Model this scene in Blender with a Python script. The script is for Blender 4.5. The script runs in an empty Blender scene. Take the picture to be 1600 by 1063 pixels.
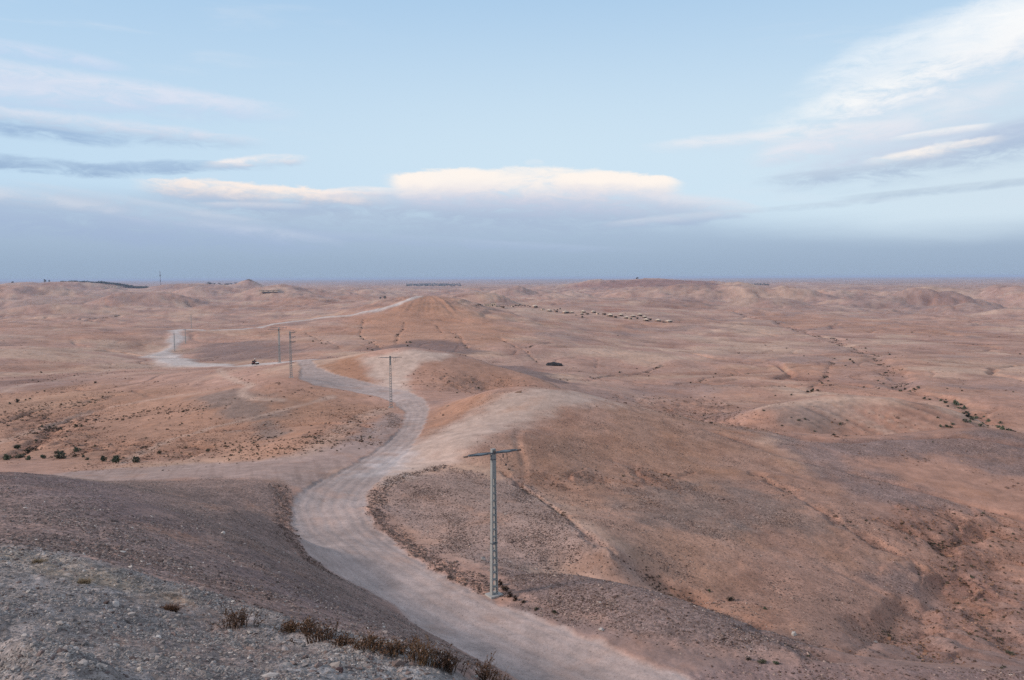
import bpy, bmesh, math, random
import numpy as np
from mathutils import Vector, Matrix

random.seed(7)
rng = np.random.default_rng(7)
sc = bpy.context.scene
col = sc.collection
rad = math.radians

# ------------------------------------------------------------------ camera
F = 1200.0                      # focal length in pixels of a 1600 px wide picture
CAMZ = 60.0
PITCH, ROLL = math.atan(97.5 / F), -0.0045
_f = np.array([0, math.cos(PITCH), -math.sin(PITCH)])
_r = np.array([1.0, 0, 0])
_u = np.cross(_r, _f)
CR = math.cos(ROLL) * _r + math.sin(ROLL) * _u
CU = -math.sin(ROLL) * _r + math.cos(ROLL) * _u
CF = _f
cam_d = bpy.data.cameras.new('camera')
cam = bpy.data.objects.new('camera', cam_d)
col.objects.link(cam)
m = Matrix.Identity(4)
for i in range(3):
    m[i][0], m[i][1], m[i][2] = CR[i], CU[i], -CF[i]
m[2][3] = CAMZ
cam.matrix_world = m
cam_d.sensor_width = 36.0
cam_d.lens = 36.0 * F / 1600.0
cam_d.clip_start = 0.1
cam_d.clip_end = 200000.0
sc.camera = cam


def ray(px, py):
    d = CF + CR * ((px - 800.0) / F) + CU * ((531.5 - py) / F)
    return d


def azel(px, py):
    d = ray(px, py)
    return math.atan2(d[0], d[1]), math.atan2(d[2], math.hypot(d[0], d[1]))


# ------------------------------------------------------------------ sky, sun, exposure
SUN_EL, SUN_AZ = rad(27), rad(-100)        # azimuth from +Y, negative = left: behind the left shoulder
SKY_STRENGTH = 0.085
world = bpy.data.worlds.new('World')
sc.world = world
world.use_nodes = True


class G:
    """small helper to write node maths"""
    def __init__(s, nt):
        s.nt = nt

    def n(s, t, **k):
        nd = s.nt.nodes.new(t)
        for a, b in k.items():
            setattr(nd, a, b)
        return nd

    def put(s, sock, v):
        if isinstance(v, (int, float, tuple, list)):
            sock.default_value = v
        else:
            s.nt.links.new(v, sock)

    def m(s, op, a, b=None, c=None, clamp=False):
        nd = s.n('ShaderNodeMath', operation=op)
        nd.use_clamp = clamp
        s.put(nd.inputs[0], a)
        if b is not None: s.put(nd.inputs[1], b)
        if c is not None: s.put(nd.inputs[2], c)
        return nd.outputs[0]

    def ss(s, x, a, b, lo=0.0, hi=1.0):
        nd = s.n('ShaderNodeMapRange', interpolation_type='SMOOTHSTEP')
        s.put(nd.inputs['Value'], x)
        s.put(nd.inputs['From Min'], a)
        s.put(nd.inputs['From Max'], b)
        s.put(nd.inputs['To Min'], lo)
        s.put(nd.inputs['To Max'], hi)
        return nd.outputs[0]

    def mix(s, fac, a, b, blend='MIX'):
        nd = s.n('ShaderNodeMix', data_type='RGBA', blend_type=blend)
        s.put(nd.inputs[0], fac)
        s.put(nd.inputs[6], a if not isinstance(a, tuple) else (*a, 1)[:4])
        s.put(nd.inputs[7], b if not isinstance(b, tuple) else (*b, 1)[:4])
        return nd.outputs[2]

    def xyz(s, x, y, z):
        nd = s.n('ShaderNodeCombineXYZ')
        s.put(nd.inputs[0], x); s.put(nd.inputs[1], y); s.put(nd.inputs[2], z)
        return nd.outputs[0]

    def noise(s, vec, scale, detail=4, rough=0.55, dist=0.0, col=False):
        nd = s.n('ShaderNodeTexNoise')
        s.put(nd.inputs['Vector'], vec)
        nd.inputs['Scale'].default_value = scale
        nd.inputs['Detail'].default_value = detail
        nd.inputs['Roughness'].default_value = rough
        nd.inputs['Distortion'].default_value = dist
        return nd.outputs[1 if col else 0]


def s2l(r, g, b):
    f = lambda v: v / 255 / 12.92 if v / 255 <= 0.04045 else ((v / 255 + 0.055) / 1.055) ** 2.4
    return (f(r), f(g), f(b))


def build_world():
    nt = world.node_tree
    nt.nodes.clear()
    g = G(nt)
    tc = g.n('ShaderNodeTexCoord').outputs['Generated']
    sep = g.n('ShaderNodeSeparateXYZ')
    nt.links.new(tc, sep.inputs[0])
    X, Y, Z = sep.outputs
    A = g.m('ARCTAN2', X, Y)                 # azimuth, 0 = +Y
    E = g.m('ARCSINE', Z)                    # elevation
    sky = g.n('ShaderNodeTexSky', sky_type='NISHITA')
    sky.sun_disc = False
    sky.sun_elevation = SUN_EL
    sky.sun_rotation = SUN_AZ
    sky.altitude = 700
    sky.air_density = 1.0
    sky.dust_density = 1.2
    sky.ozone_density = 1.6
    sk = g.mix(1.0, sky.outputs[0], (SKY_STRENGTH,) * 3, 'MULTIPLY')
    # thin high veil that pales the blue (bright, slightly cyan), densest around ten degrees up
    veil = g.ss(E, rad(40), rad(6), 0.72, 0.95)
    veilc = g.mix(g.ss(E, rad(24), rad(8)), s2l(174, 210, 243), s2l(209, 231, 246))
    base = g.mix(veil, sk, veilc)
    # left part of the sky a little deeper than the right
    base = g.mix(g.m('MULTIPLY', g.ss(A, 0.1, -0.75), 0.30), base, s2l(158, 197, 233))
    base = g.mix(g.m('MULTIPLY', g.m('MULTIPLY', g.ss(A, 0.15, 0.6), g.ss(E, rad(15), rad(7))), 0.6), base, s2l(212, 226, 236))
    # shared warps
    vec1 = g.xyz(g.m('MULTIPLY', A, 3.0), g.m('MULTIPLY', E, 20.0), 0.0)
    nz = g.noise(vec1, 1.6, 6, 0.6, 0.4)
    nz0 = g.m('SUBTRACT', nz, 0.5)
    vec2 = g.xyz(g.m('MULTIPLY', A, 9.0), g.m('MULTIPLY', E, 30.0), 3.0)
    nf = g.noise(vec2, 2.2, 8, 0.68, 0.6)
    nf0 = g.m('SUBTRACT', nf, 0.5)
    vec3 = g.xyz(g.m('MULTIPLY', A, 20.0), g.m('MULTIPLY', E, 42.0), 7.0)
    np_ = g.noise(vec3, 1.6, 6, 0.65, 0.5)
    np0 = g.m('SUBTRACT', np_, 0.5)

    wisp = g.ss(g.m('ADD', g.m('MULTIPLY', nf, 0.7), g.m('MULTIPLY', nz, 0.3)), 0.32, 0.60, 0.12, 1.0)
    cur = [base]

    def blob(cx, cy, hw, hu, hd, top, bot, op, tilt=0.0, wq=0.5, wp=0.9, et=0.45, eb=0.9, puff=0.0, ef=0.8, split=0.0):
        """one cloud: centre px, half width, heights above/below the centre in px, tilt deg (up to the right),
        wq/wp warp along/across, et/eb softness of the upper/lower edge, ef of the ends"""
        a0, e0 = azel(cx, cy)
        k = 1.0 / F
        c, s_ = math.cos(rad(tilt)), math.sin(rad(tilt))
        da = g.m('SUBTRACT', A, a0)
        de = g.m('SUBTRACT', E, e0)
        q = g.m('MULTIPLY_ADD', da, c / (hw * k), g.m('MULTIPLY', de, s_ / (hw * k)))
        pu = g.m('MULTIPLY_ADD', da, -s_ * F, g.m('MULTIPLY', de, c * F))       # px across
        q = g.m('MULTIPLY_ADD', nz0, wq, q)
        pu = g.m('MULTIPLY_ADD', nf0, wp * (hu + hd) * 0.5, pu)
        if puff:
            pu = g.m('MULTIPLY_ADD', np0, puff, pu)
        # an end taper: the cloud thins towards its ends
        q2 = g.m('MULTIPLY', q, q)
        ends = g.ss(q2, 1.0, 1.0 - ef)
        thin = g.m('MULTIPLY_ADD', g.m('MINIMUM', q2, 1.0), -0.55, 1.0)
        up = g.ss(g.m('DIVIDE', pu, g.m('MULTIPLY', thin, hu)), 1.0, 1.0 - et)
        dn = g.ss(g.m('DIVIDE', pu, g.m('MULTIPLY', thin, -hd)), 1.0, 1.0 - eb)
        al = g.m('MULTIPLY', g.m('MULTIPLY', up, dn), g.m('MULTIPLY', ends, op))
        if op < 1.0:
            al = g.m('MULTIPLY', al, wisp)
        sh = g.ss(pu, -hd * 0.7 + split, hu * 0.45 + split)
        cl = g.mix(sh, bot, top)
        cur[0] = g.mix(al, cur[0], cl)

    W = s2l(250, 247, 243); WW = s2l(254, 243, 234); GB = s2l(160, 182, 212); GG = s2l(150, 172, 204)
    LB = s2l(196, 212, 233); PK = s2l(226, 220, 228)
    # overall thin streaks, all round the sky
    st = g.ss(nz, 0.52, 0.80, 0.0, 0.42)
    st = g.m('MULTIPLY', st, g.m('MULTIPLY', g.ss(E, rad(2), rad(6)), g.ss(E, rad(60), rad(14), 0.35, 1.0)))
    st = g.m('MULTIPLY', st, g.m('ADD', g.ss(A, -0.05, -0.5), g.ss(A, 0.1, 0.5)))
    cur[0] = g.mix(st, cur[0], s2l(222, 229, 240))
    # unseen high cloud added overhead and sunward for neutral fill, thinning towards the view
    cov = g.m('MULTIPLY', 0.55, g.m('MAXIMUM', g.ss(E, rad(30), rad(62)), g.ss(Y, 0.35, -0.45)))
    hz = g.noise(tc, 2.4, 6, 0.6, 0.5)
    cov = g.m('MULTIPLY', cov, g.ss(hz, 0.25, 0.55, 0.72, 1.0))
    cur[0] = g.mix(cov, cur[0], g.mix(g.ss(hz, 0.35, 0.65), s2l(213, 211, 214), s2l(240, 233, 228)))
    # horizon bank, blue grey
    eb_ = g.m('MULTIPLY_ADD', nz0, 0.022, E)
    edge = g.m('MULTIPLY_ADD', g.ss(A, 0.05, 0.55), -0.042, 0.108)
    bank = g.ss(g.m('DIVIDE', eb_, edge), 1.08, 0.42, 0.0, 0.88)
    bankc = g.mix(g.ss(E, 0.0, 0.075), s2l(145, 165, 190), s2l(168, 188, 211))
    cur[0] = g.mix(bank, cur[0], bankc)
    # cloud bank body beneath the lenticular cloud
    blob(560, 345, 640, 55, 60, s2l(174, 191, 214), s2l(165, 184, 209), 0.8, 0, 0.3, 0.7, 0.8, 0.95, ef=0.8)
    blob(180, 350, 360, 34, 40, s2l(170, 189, 216), s2l(158, 178, 210), 0.7, -4, 0.4, 0.9, 0.6, 0.9)
    blob(620, 372, 420, 8, 14, s2l(178, 195, 220), s2l(166, 184, 214), 0.5, -3, 0.5, 1.0, 0.8, 0.8)
    blob(330, 352, 200, 14, 20, s2l(196, 208, 226), s2l(170, 188, 216), 0.6, -7, 0.5, 1.1, 0.8, 0.8)
    # left streaks
    blob(60, 85, 120, 16, 16, s2l(212, 223, 242), s2l(190, 212, 240), 0.75, -3, 0.4, 1.0, 0.7, 0.9)
    blob(170, 142, 270, 24, 34, s2l(222, 228, 242), s2l(188, 208, 236), 0.85, -3, 0.4, 0.9, 0.55, 0.9, 8)
    blob(30, 148, 190, 22, 26, s2l(222, 228, 242), s2l(186, 206, 234), 0.7, 0, 0.4, 0.9, 0.6, 0.9)
    blob(150, 198, 240, 16, 22, s2l(222, 226, 238), s2l(156, 182, 214), 0.8, -2, 0.45, 1.0, 0.6, 0.9, 10, split=2)
    blob(40, 204, 140, 9, 16, s2l(158, 185, 217), s2l(150, 178, 212), 0.8, -3, 0.3, 0.7, 0.6, 0.8)
    blob(60, 258, 130, 14, 14, s2l(160, 185, 214), s2l(150, 176, 208), 0.9, -2, 0.4, 1.2, 0.6, 0.7, 9)
    blob(260, 262, 120, 13, 11, s2l(160, 186, 216), s2l(152, 178, 210), 0.8, 4, 0.5, 1.3, 0.6, 0.8, 9)
    blob(400, 254, 80, 12, 14, s2l(250, 241, 238), s2l(170, 190, 217), 0.9, 6, 0.4, 1.0, 0.5, 0.85, 9)
    blob(50, 312, 130, 16, 22, s2l(212, 218, 230), s2l(172, 192, 216), 0.75, -5, 0.4, 0.9, 0.5, 0.9)
    blob(230, 322, 190, 12, 14, s2l(205, 215, 230), s2l(176, 194, 218), 0.6, -8, 0.4, 1.0, 0.6, 0.9)
    # strip left of the lenticular cloud
    blob(420, 300, 190, 15, 34, s2l(255, 240, 230), s2l(164, 183, 212), 0.93, -2, 0.25, 0.8, 0.45, 0.85, 18, ef=0.6, split=2)
    blob(400, 322, 90, 8, 10, s2l(214, 217, 228), s2l(168, 186, 214), 0.7, 0, 0.3, 0.9, 0.6, 0.8)
    # lenticular cloud
    blob(840, 322, 330, 26, 40, s2l(198, 208, 226), s2l(168, 186, 212), 0.85, -2, 0.15, 0.7, 0.7, 0.8, 5)
    blob(835, 292, 236, 26, 54, s2l(252, 242, 236), s2l(186, 196, 220), 0.9, -1.5, 0.10, 0.6, 0.4, 0.98, 12, ef=0.35, split=0)
    blob(700, 285, 92, 23, 44, s2l(255, 246, 238), s2l(208, 209, 226), 1.0, 3, 0.12, 0.5, 0.32, 0.98, 12, ef=0.45, split=-4)
    blob(815, 281, 160, 22, 46, s2l(252, 245, 239), s2l(210, 211, 227), 0.97, 0, 0.12, 0.5, 0.30, 0.98, 12, ef=0.5, split=-6)
    blob(960, 286, 105, 20, 34, s2l(255, 246, 238), s2l(206, 209, 227), 1.0, -3, 0.12, 0.55, 0.35, 0.98, 12, ef=0.5, split=-4)
    blob(835, 255, 18, 8, 6, s2l(226, 235, 242), s2l(214, 230, 242), 0.5, 0, 0.2, 0.5, 0.7, 0.8)
    blob(560, 300, 70, 10, 12, s2l(250, 240, 236), s2l(196, 204, 224), 0.7, 2, 0.3, 0.8, 0.5, 0.8)
    blob(1090, 318, 110, 16, 26, s2l(224, 225, 234), s2l(180, 197, 220), 0.7, -8, 0.3, 0.8, 0.6, 0.9)
    blob(1060, 342, 130, 10, 14, s2l(205, 214, 228), s2l(166, 184, 212), 0.75, 4, 0.3, 0.8, 0.6, 0.8)
    # upper right cloud and its veil
    blob(1530, 88, 330, 62, 74, s2l(255, 254, 252), s2l(210, 222, 238), 0.995, 17, 0.4, 0.9, 0.8, 0.98, 42, ef=0.95)
    blob(1620, 30, 150, 52, 60, s2l(255, 255, 254), s2l(236, 240, 246), 1.0, 12, 0.4, 0.9, 0.75, 0.98, 34)
    blob(1420, 70, 180, 34, 50, s2l(240, 246, 251), s2l(216, 231, 245), 0.8, 16, 0.5, 1.2, 0.8, 0.9, 12)
    blob(1560, 150, 250, 26, 46, s2l(226, 233, 242), s2l(196, 211, 231), 0.75, 14, 0.3, 0.9, 0.6, 0.9)
    # mid right
    blob(1200, 216, 200, 16, 20, s2l(236, 237, 242), s2l(206, 222, 238), 0.75, 2, 0.4, 0.9, 0.6, 0.9, 5)
    blob(1300, 226, 130, 24, 24, s2l(232, 232, 240), s2l(204, 216, 233), 0.75, 8, 0.3, 0.9, 0.6, 0.9, 6)
    blob(1480, 236, 240, 30, 42, s2l(202, 212, 230), s2l(172, 192, 216), 0.85, 7, 0.35, 0.9, 0.6, 0.9, 5)
    blob(1620, 205, 120, 30, 26, s2l(184, 200, 223), s2l(170, 190, 216), 0.85, 12, 0.3, 0.8, 0.6, 0.8)
    blob(1455, 238, 95, 12, 16, s2l(253, 246, 240), s2l(176, 193, 217), 0.9, 7, 0.4, 1.0, 0.55, 0.85, 12)
    blob(1470, 208, 70, 8, 10, s2l(244, 242, 243), s2l(196, 208, 228), 0.8, 4, 0.3, 0.7, 0.5, 0.8)
    blob(1330, 270, 140, 12, 14, s2l(186, 203, 222), s2l(174, 194, 217), 0.75, 3, 0.4, 0.9, 0.6, 0.8)
    blob(1480, 295, 150, 7, 9, s2l(186, 203, 220), s2l(176, 195, 216), 0.7, 3, 0.4, 0.9, 0.6, 0.8)
    blob(1290, 320, 120, 6, 8, s2l(190, 205, 222), s2l(180, 198, 218), 0.5, 3, 0.4, 0.9, 0.7, 0.8)
    bg = g.n('ShaderNodeBackground')
    nt.links.new(cur[0], bg.inputs['Color'])
    bg.inputs['Strength'].default_value = 1.0
    out = g.n('ShaderNodeOutputWorld')
    nt.links.new(bg.outputs[0], out.inputs['Surface'])


build_world()

sun_d = bpy.data.lights.new('sun', 'SUN')
sun_d.energy = 3.3
sun_d.angle = rad(9)
sun_d.color = (1.0, 0.83, 0.70)
sun = bpy.data.objects.new('sun', sun_d)
col.objects.link(sun)
_sd = Vector((math.sin(SUN_AZ) * math.cos(SUN_EL), math.cos(SUN_AZ) * math.cos(SUN_EL), math.sin(SUN_EL)))
sun.rotation_euler = _sd.to_track_quat('Z', 'Y').to_euler()
sun.location = (-30, -20, 90)

vs = sc.view_settings
sc.display_settings.display_device = 'sRGB'
vs.view_transform = 'Standard'
vs.look = 'None'
vs.exposure = 0.0
vs.gamma = 1.0
vs.use_curve_mapping = False
sc.render.engine = 'CYCLES'
sc.cycles.max_bounces = 4
sc.cycles.diffuse_bounces = 2
sc.cycles.glossy_bounces = 1
sc.cycles.transparent_max_bounces = 8
sc.cycles.volume_bounces = 0
sc.cycles.use_denoising = False
sc.cycles.denoiser = 'OPENIMAGEDENOISE'
sc.cycles.denoising_input_passes = 'RGB_ALBEDO_NORMAL'
sc.cycles.denoising_prefilter = 'ACCURATE'

# ------------------------------------------------------------------ noise
def _hash(ix, iy, seed):
    h = (ix.astype(np.uint32) * np.uint32(374761393)) ^ (iy.astype(np.uint32) * np.uint32(668265263)) ^ np.uint32((seed * 2246822519) & 0xffffffff)
    h = (h ^ (h >> np.uint32(13))) * np.uint32(1274126177)
    h = h ^ (h >> np.uint32(16))
    return h


_GA = np.arange(256) * (2 * np.pi / 256)
_GX, _GY = np.cos(_GA).astype(np.float32), np.sin(_GA).astype(np.float32)


def perlin(x, y, seed=0):
    fx, fy = np.floor(x), np.floor(y)
    ix, iy = fx.astype(np.int64), fy.astype(np.int64)
    dx, dy = (x - fx).astype(np.float32), (y - fy).astype(np.float32)
    u = dx * dx * dx * (dx * (dx * 6 - 15) + 10)
    v = dy * dy * dy * (dy * (dy * 6 - 15) + 10)

    def gr(ox, oy):
        h = (_hash(ix + ox, iy + oy, seed) & np.uint32(255)).astype(np.int32)
        return _GX[h] * (dx - ox) + _GY[h] * (dy - oy)
    a = gr(0, 0); b = gr(1, 0); c = gr(0, 1); d = gr(1, 1)
    return ((a + (b - a) * u) * (1 - v) + (c + (d - c) * u) * v) * 1.5


def fbm(x, y, seed=0, oct=4, gain=0.5):
    r = 0; a = 1.0; t = 0
    for k in range(oct):
        r = r + a * perlin(x, y, seed + k * 17)
        t += a; a *= gain; x = x * 2.03 + 11.3; y = y * 2.03 - 7.1
    return r / t


def billow(x, y, seed=0, oct=3, gain=0.5):
    r = 0; a = 1.0; t = 0
    for k in range(oct):
        r = r + a * np.abs(perlin(x, y, seed + k * 17))
        t += a; a *= gain; x = x * 2.03 + 5.7; y = y * 2.03 + 3.3
    return r / t


def sst(x, a, b):
    t = np.clip((x - a) / (b - a), 0, 1)
    return t * t * (3 - 2 * t)


# ------------------------------------------------------------------ ground: control heights
# (picture x, picture y, forward distance in metres): surveyed points of the land
CP = [
 # shelf the viewer stands on
 (0,1063,7.5),(200,1063,8),(450,1063,9.3),(600,1063,10.2),(0,960,10.5),(0,890,14.2),(180,960,12),(180,905,15),(330,1000,12),(100,1010,9.5),
 (0,866,16.3),(120,884,16.3),(250,920,15.5),(360,955,14.6),(480,990,13.7),(600,1020,13),(720,1053,12.2),
 (0,1300,4.6),(400,1250,5.6),(800,1230,7.2),(1000,1330,16),(1200,1330,20),(1600,1300,22),(800,1110,13),
 # slope below the shelf
 (0,848,20),(0,800,33),(0,760,48),(0,734,62),(0,752,86),(0,724,118),
 (100,860,20.5),(100,800,37),(100,765,54),(100,745,68),(100,754,92),
 (200,880,20.5),(200,830,31),(200,780,51),(200,757,76),
 (300,905,20.5),(300,850,35),(300,790,58),(300,757,86),
 (370,937,19.5),(380,900,28.5),(390,850,41),(400,800,62),(400,765,84),
 (440,960,19.5),(500,960,22),(500,925,34),(500,890,49),
 (560,985,21.5),(560,950,35),(560,920,50),
 (620,1000,21.5),(620,975,36),(720,1036,25),(720,1020,37),(800,1075,30),
 # road
 (455,800,80),(480,850,68.5),(560,905,59.5),(650,970,51.5),(800,1050,44),(900,1085,41),(1050,1066,42),
 (510,800,81),(570,800,80.5),(540,850,70),(620,870,65.5),(700,930,56.5),(772,934,56.5),(850,985,50.5),(950,1030,46),
 (520,760,92),(600,760,93),(580,720,108),(640,720,109),(620,690,124),(640,660,142),(650,640,158),(640,625,172),
 (590,615,182),(540,600,194),(490,585,208),(475,570,226),(480,563,240),
 # track and terrace on the left
 (150,739,104),(219,745,99),(300,738,101),(300,747,96),(420,742,95),(420,752,90),(200,728,112),(350,722,114),(460,730,102),
 # left hill
 (100,715,124),(0,712,128),(350,700,125),(500,690,119),(560,678,126),(600,655,144),(600,640,160),(611,637,165),
 (350,650,156),(200,650,172),(0,650,184),(450,610,174),(455,590,188),(350,600,206),(200,610,222),(0,610,242),
 (200,580,315),(0,570,345),(0,540,455),(100,515,600),(0,518,600),(200,522,560),(100,545,430),
 (400,585,214),(330,579,250),(400,568,262),(437,567,244),(540,557,246),(400,575,330),(500,572,320),
 (380,567,385),(300,569,402),(230,557,455),(273,549,489),(350,546,480),(420,541,480),(420,553,420),(500,546,430),(560,541,440),
 (300,517,600),(290,537,540),(380,514,625),(460,501,665),(560,490,695),(620,484,705),
 (300,521,800),(400,512,880),(100,521,800),(500,500,900),
 (200,500,950),(0,500,1000),(100,486,1300),(400,490,1200),(350,471,1900),(500,470,1900),(200,474,1800),(0,472,1900),
 # dome in the middle and what lies behind it
 (640,547,224),(580,551,230),(700,553,224),(760,568,224),(820,585,222),(870,603,216),
 (560,580,214),(700,590,201),(640,590,202),(600,600,197),(760,606,201),(820,612,197),
 (640,562,300),(640,556,380),(760,575,300),(650,541,440),(650,520,540),(650,500,625),(700,500,640),(560,520,560),
 (800,520,540),(760,500,640),(800,546,430),(865,570,398),(860,556,425),(860,537,475),(950,560,430),(900,590,330),(850,584,330),
 (900,640,222),(1000,600,320),(1000,650,232),(1100,672,212),(1100,648,245),(1100,620,290),
 # hill on the right, crest line first
 (700,626,164),(760,613,150),(800,609,148),(850,608,148),(900,613,149),(940,622,150),(1000,637,152),(1100,660,150),(1200,676,146),(1300,687,142),(1450,682,144),(1530,668,150),(1600,681,152),
 (680,650,148),(720,690,113),(800,680,116),(820,640,134),(790,740,101),(700,760,93),(650,800,84.5),(650,845,74.5),(720,830,76),(760,880,66),(850,850,73.5),
 (880,803,83),(960,864,71.5),(1000,897,71),(900,790,93),(900,700,117),(1000,800,92),(1000,720,117),
 (1100,900,74),(1100,800,95),(1100,720,122),(1250,900,76),(1250,800,97),(1250,720,125),(1250,970,65),(1400,900,82),(1400,800,102),(1400,720,127),
 (1400,1000,67),(1550,1000,69),(1550,900,85),(1550,800,107),(1550,720,131),
 # mound between road and gully
 (800,894,63),(900,900,61),(1000,918,58),(1100,948,54.5),(1200,983,50.5),(1270,1004,47.8),
 (900,950,54.3),(1000,980,50),(1000,1035,45),(1100,1010,47),(1200,1030,45.5),(1300,1040,44.6),(1450,1042,44.5),(1600,1047,44),(1300,1100,40),(1600,1110,40),
 (900,912,69),(1000,938,66),(1100,972,63),(1200,1010,58),(1290,1042,54),(1400,1050,53),(1550,1054,53),
 # second hump on the right and the valley
 (1210,636,208),(1230,631,210),(1320,622,213),(1400,624,214),(1480,640,207),(1540,666,197),(1300,656,201),(1400,660,200),(1300,694,188),(1420,697,187),(1510,690,188),(1200,672,192),
 (1320,646,255),(1440,658,245),(1540,682,222),(1590,680,212),(1560,640,262),(1500,600,330),(1550,570,420),(1300,600,330),(1200,606,310),
 (1400,560,450),(1200,560,450),(1200,540,560),(1400,530,640),(1550,530,640),(1000,540,560),(1000,510,750),(1200,510,800),
 (900,500,780),(950,493,830),(1040,501,800),(850,486,860),(800,480,890),(760,484,840),(1100,490,1000),(1300,500,950),(1500,500,950),
 (1300,476,1600),(1500,471,1800),(1100,471,1600),(900,470,1500),(700,472,1300),(620,470,1400),
]
pts = []
for px, py, Yd in CP:
    d = ray(px, py)
    d = d * (Yd / d[1])
    pts.append((math.atan2(d[0], d[1]), math.log(math.hypot(d[0], d[1])), d[2]))
for r_, zl, zr in ((2.0, -2.0, -2.3), (5, -3.0, -4.6), (15, -5.5, -12), (40, -11, -20), (80, -20, -30), (150, -29, -34), (300, -37, -46), (600, -42, -52), (1200, -52, -54)):
    pts.append((-0.86, math.log(r_), zl)); pts.append((0.86, math.log(r_), zr))
pts.append((0.0, math.log(2.0), -2.1)); pts.append((0.4, math.log(2.0), -2.2)); pts.append((-0.4, math.log(2.0), -2.0))
pts.append((0.3, math.log(5.5), -4.2))
for th in (-0.86, -0.45, 0.0, 0.45, 0.86):
    pts.append((th, math.log(0.4), -1.75)); pts.append((th, math.log(1.0), -1.8))
for th in (-0.86, -0.6, -0.3, 0.0, 0.3, 0.6, 0.86):
    for r_, z_ in ((2600, -44), (5000, -48), (12000, -50), (32000, -46)):
        pts.append((th, math.log(r_), z_))
pts = np.array(pts)
cen = pts[:, :2]
NP_ = len(pts)


def _phi(d2):
    d2 = np.maximum(d2, 1e-12)
    return 0.5 * d2 * np.log(d2)


_d2 = ((cen[:, None, :] - cen[None, :, :]) ** 2).sum(-1)
_M = np.zeros((NP_ + 3, NP_ + 3))
_M[:NP_, :NP_] = _phi(_d2) + np.eye(NP_) * 2e-5
_M[:NP_, NP_] = 1; _M[:NP_, NP_ + 1:] = cen
_M[NP_, :NP_] = 1; _M[NP_ + 1:, :NP_] = cen.T
_w = np.linalg.solve(_M, np.concatenate([pts[:, 2], np.zeros(3)]))


def base_height(th, t):
    sh = th.shape
    th = np.clip(th.ravel(), -0.9, 0.9); t = t.ravel()
    out = np.empty(th.shape)
    for i in range(0, len(th), 20000):
        a = th[i:i + 20000].astype(np.float32); b = t[i:i + 20000].astype(np.float32)
        d2 = (a[:, None] - cen[None, :, 0].astype(np.float32)) ** 2 + (b[:, None] - cen[None, :, 1].astype(np.float32)) ** 2
        out[i:i + 20000] = (_phi(d2) @ _w[:NP_].astype(np.float32)) + _w[NP_] + _w[NP_ + 1] * a + _w[NP_ + 2] * b
    return out.reshape(sh)


# polar grid round the viewer, finer where the land is near
TH = np.concatenate([np.linspace(-math.pi, -0.70, 46)[:-1], np.linspace(-0.70, 0.70, 830), np.linspace(0.70, math.pi, 46)[1:]])
segs = [(0.4, 6, 24), (6, 20, 190), (20, 165, 500), (165, 800, 300), (800, 4200, 190), (4200, 32000, 60)]
TT = np.concatenate([np.linspace(math.log(a), math.log(b), n, endpoint=False) for a, b, n in segs] + [[math.log(32000)]])
NT_, NR_ = len(TH), len(TT)
gth, gt = np.meshgrid(TH, TT, indexing='ij')
# heights of the smooth land are solved on a thinner grid in azimuth/range and refined
_ct = np.linspace(TT[0], TT[-1], 760)
_cth = np.linspace(-0.9, 0.9, 420)
_cz = base_height(*np.meshgrid(_cth, _ct, indexing='ij'))


def cubic_resample(z, xs, xq, axis):
    z = np.moveaxis(z, axis, 0)
    h = xs[1] - xs[0]
    f = np.clip((xq - xs[0]) / h, 0, len(xs) - 1.000001)
    i = f.astype(int); u = (f - i).reshape((-1,) + (1,) * (z.ndim - 1))
    n = len(xs)
    p0, p1, p2, p3 = z[np.clip(i - 1, 0, n - 1)], z[i], z[np.clip(i + 1, 0, n - 1)], z[np.clip(i + 2, 0, n - 1)]
    r = p1 + 0.5 * u * (p2 - p0 + u * (2 * p0 - 5 * p1 + 4 * p2 - p3 + u * (3 * (p1 - p2) + p3 - p0)))
    return np.moveaxis(r, 0, axis)


Z = cubic_resample(cubic_resample(_cz, _cth, np.clip(TH, -0.9, 0.9), 0), _ct, TT, 1)
# behind the viewer both sides run together
bl = sst(np.abs(TH), 1.1, 2.8)[:, None]
zm = 0.5 * (Z[0] + Z[-1])[None, :]
Z = Z * (1 - bl) + zm * bl
R_ = np.exp(gt)
GX, GY = np.sin(gth) * R_, np.cos(gth) * R_


def samp(arr, x, y):
    th = np.arctan2(x, y); t = np.log(np.maximum(np.hypot(x, y), 0.41))
    i = np.clip(np.searchsorted(TH, th) - 1, 0, NT_ - 2); j = np.clip(np.searchsorted(TT, t) - 1, 0, NR_ - 2)
    u = np.clip((th - TH[i]) / (TH[i + 1] - TH[i]), 0, 1); v = np.clip((t - TT[j]) / (TT[j + 1] - TT[j]), 0, 1)
    return arr[i, j] * (1 - u) * (1 - v) + arr[i + 1, j] * u * (1 - v) + arr[i, j + 1] * (1 - u) * v + arr[i + 1, j + 1] * u * v


_RS = np.exp(np.linspace(math.log(3), math.log(30000), 9000))


def hit(px, py, ymin=0.0, ymax=1e9):
    """where the line of sight through a picture point meets the ground (x, y, z below the eye)"""
    d = ray(px, py)
    d = d / math.hypot(d[0], d[1])
    rs = _RS[(_RS * d[1] > ymin) & (_RS * d[1] < ymax)]
    x, y, z = d[0] * rs, d[1] * rs, d[2] * rs
    below = np.nonzero(z < samp(Z, x, y))[0]
    k = below[0] if len(below) else len(rs) - 1
    return x[k], y[k], float(samp(Z, x[k:k + 1], y[k:k + 1])[0])


def at_depth(px, Yd):
    d = ray(px, 500)
    x, y = d[0] / d[1] * Yd, Yd
    return x, y, float(samp(Z, np.array([x]), np.array([y]))[0])


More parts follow.
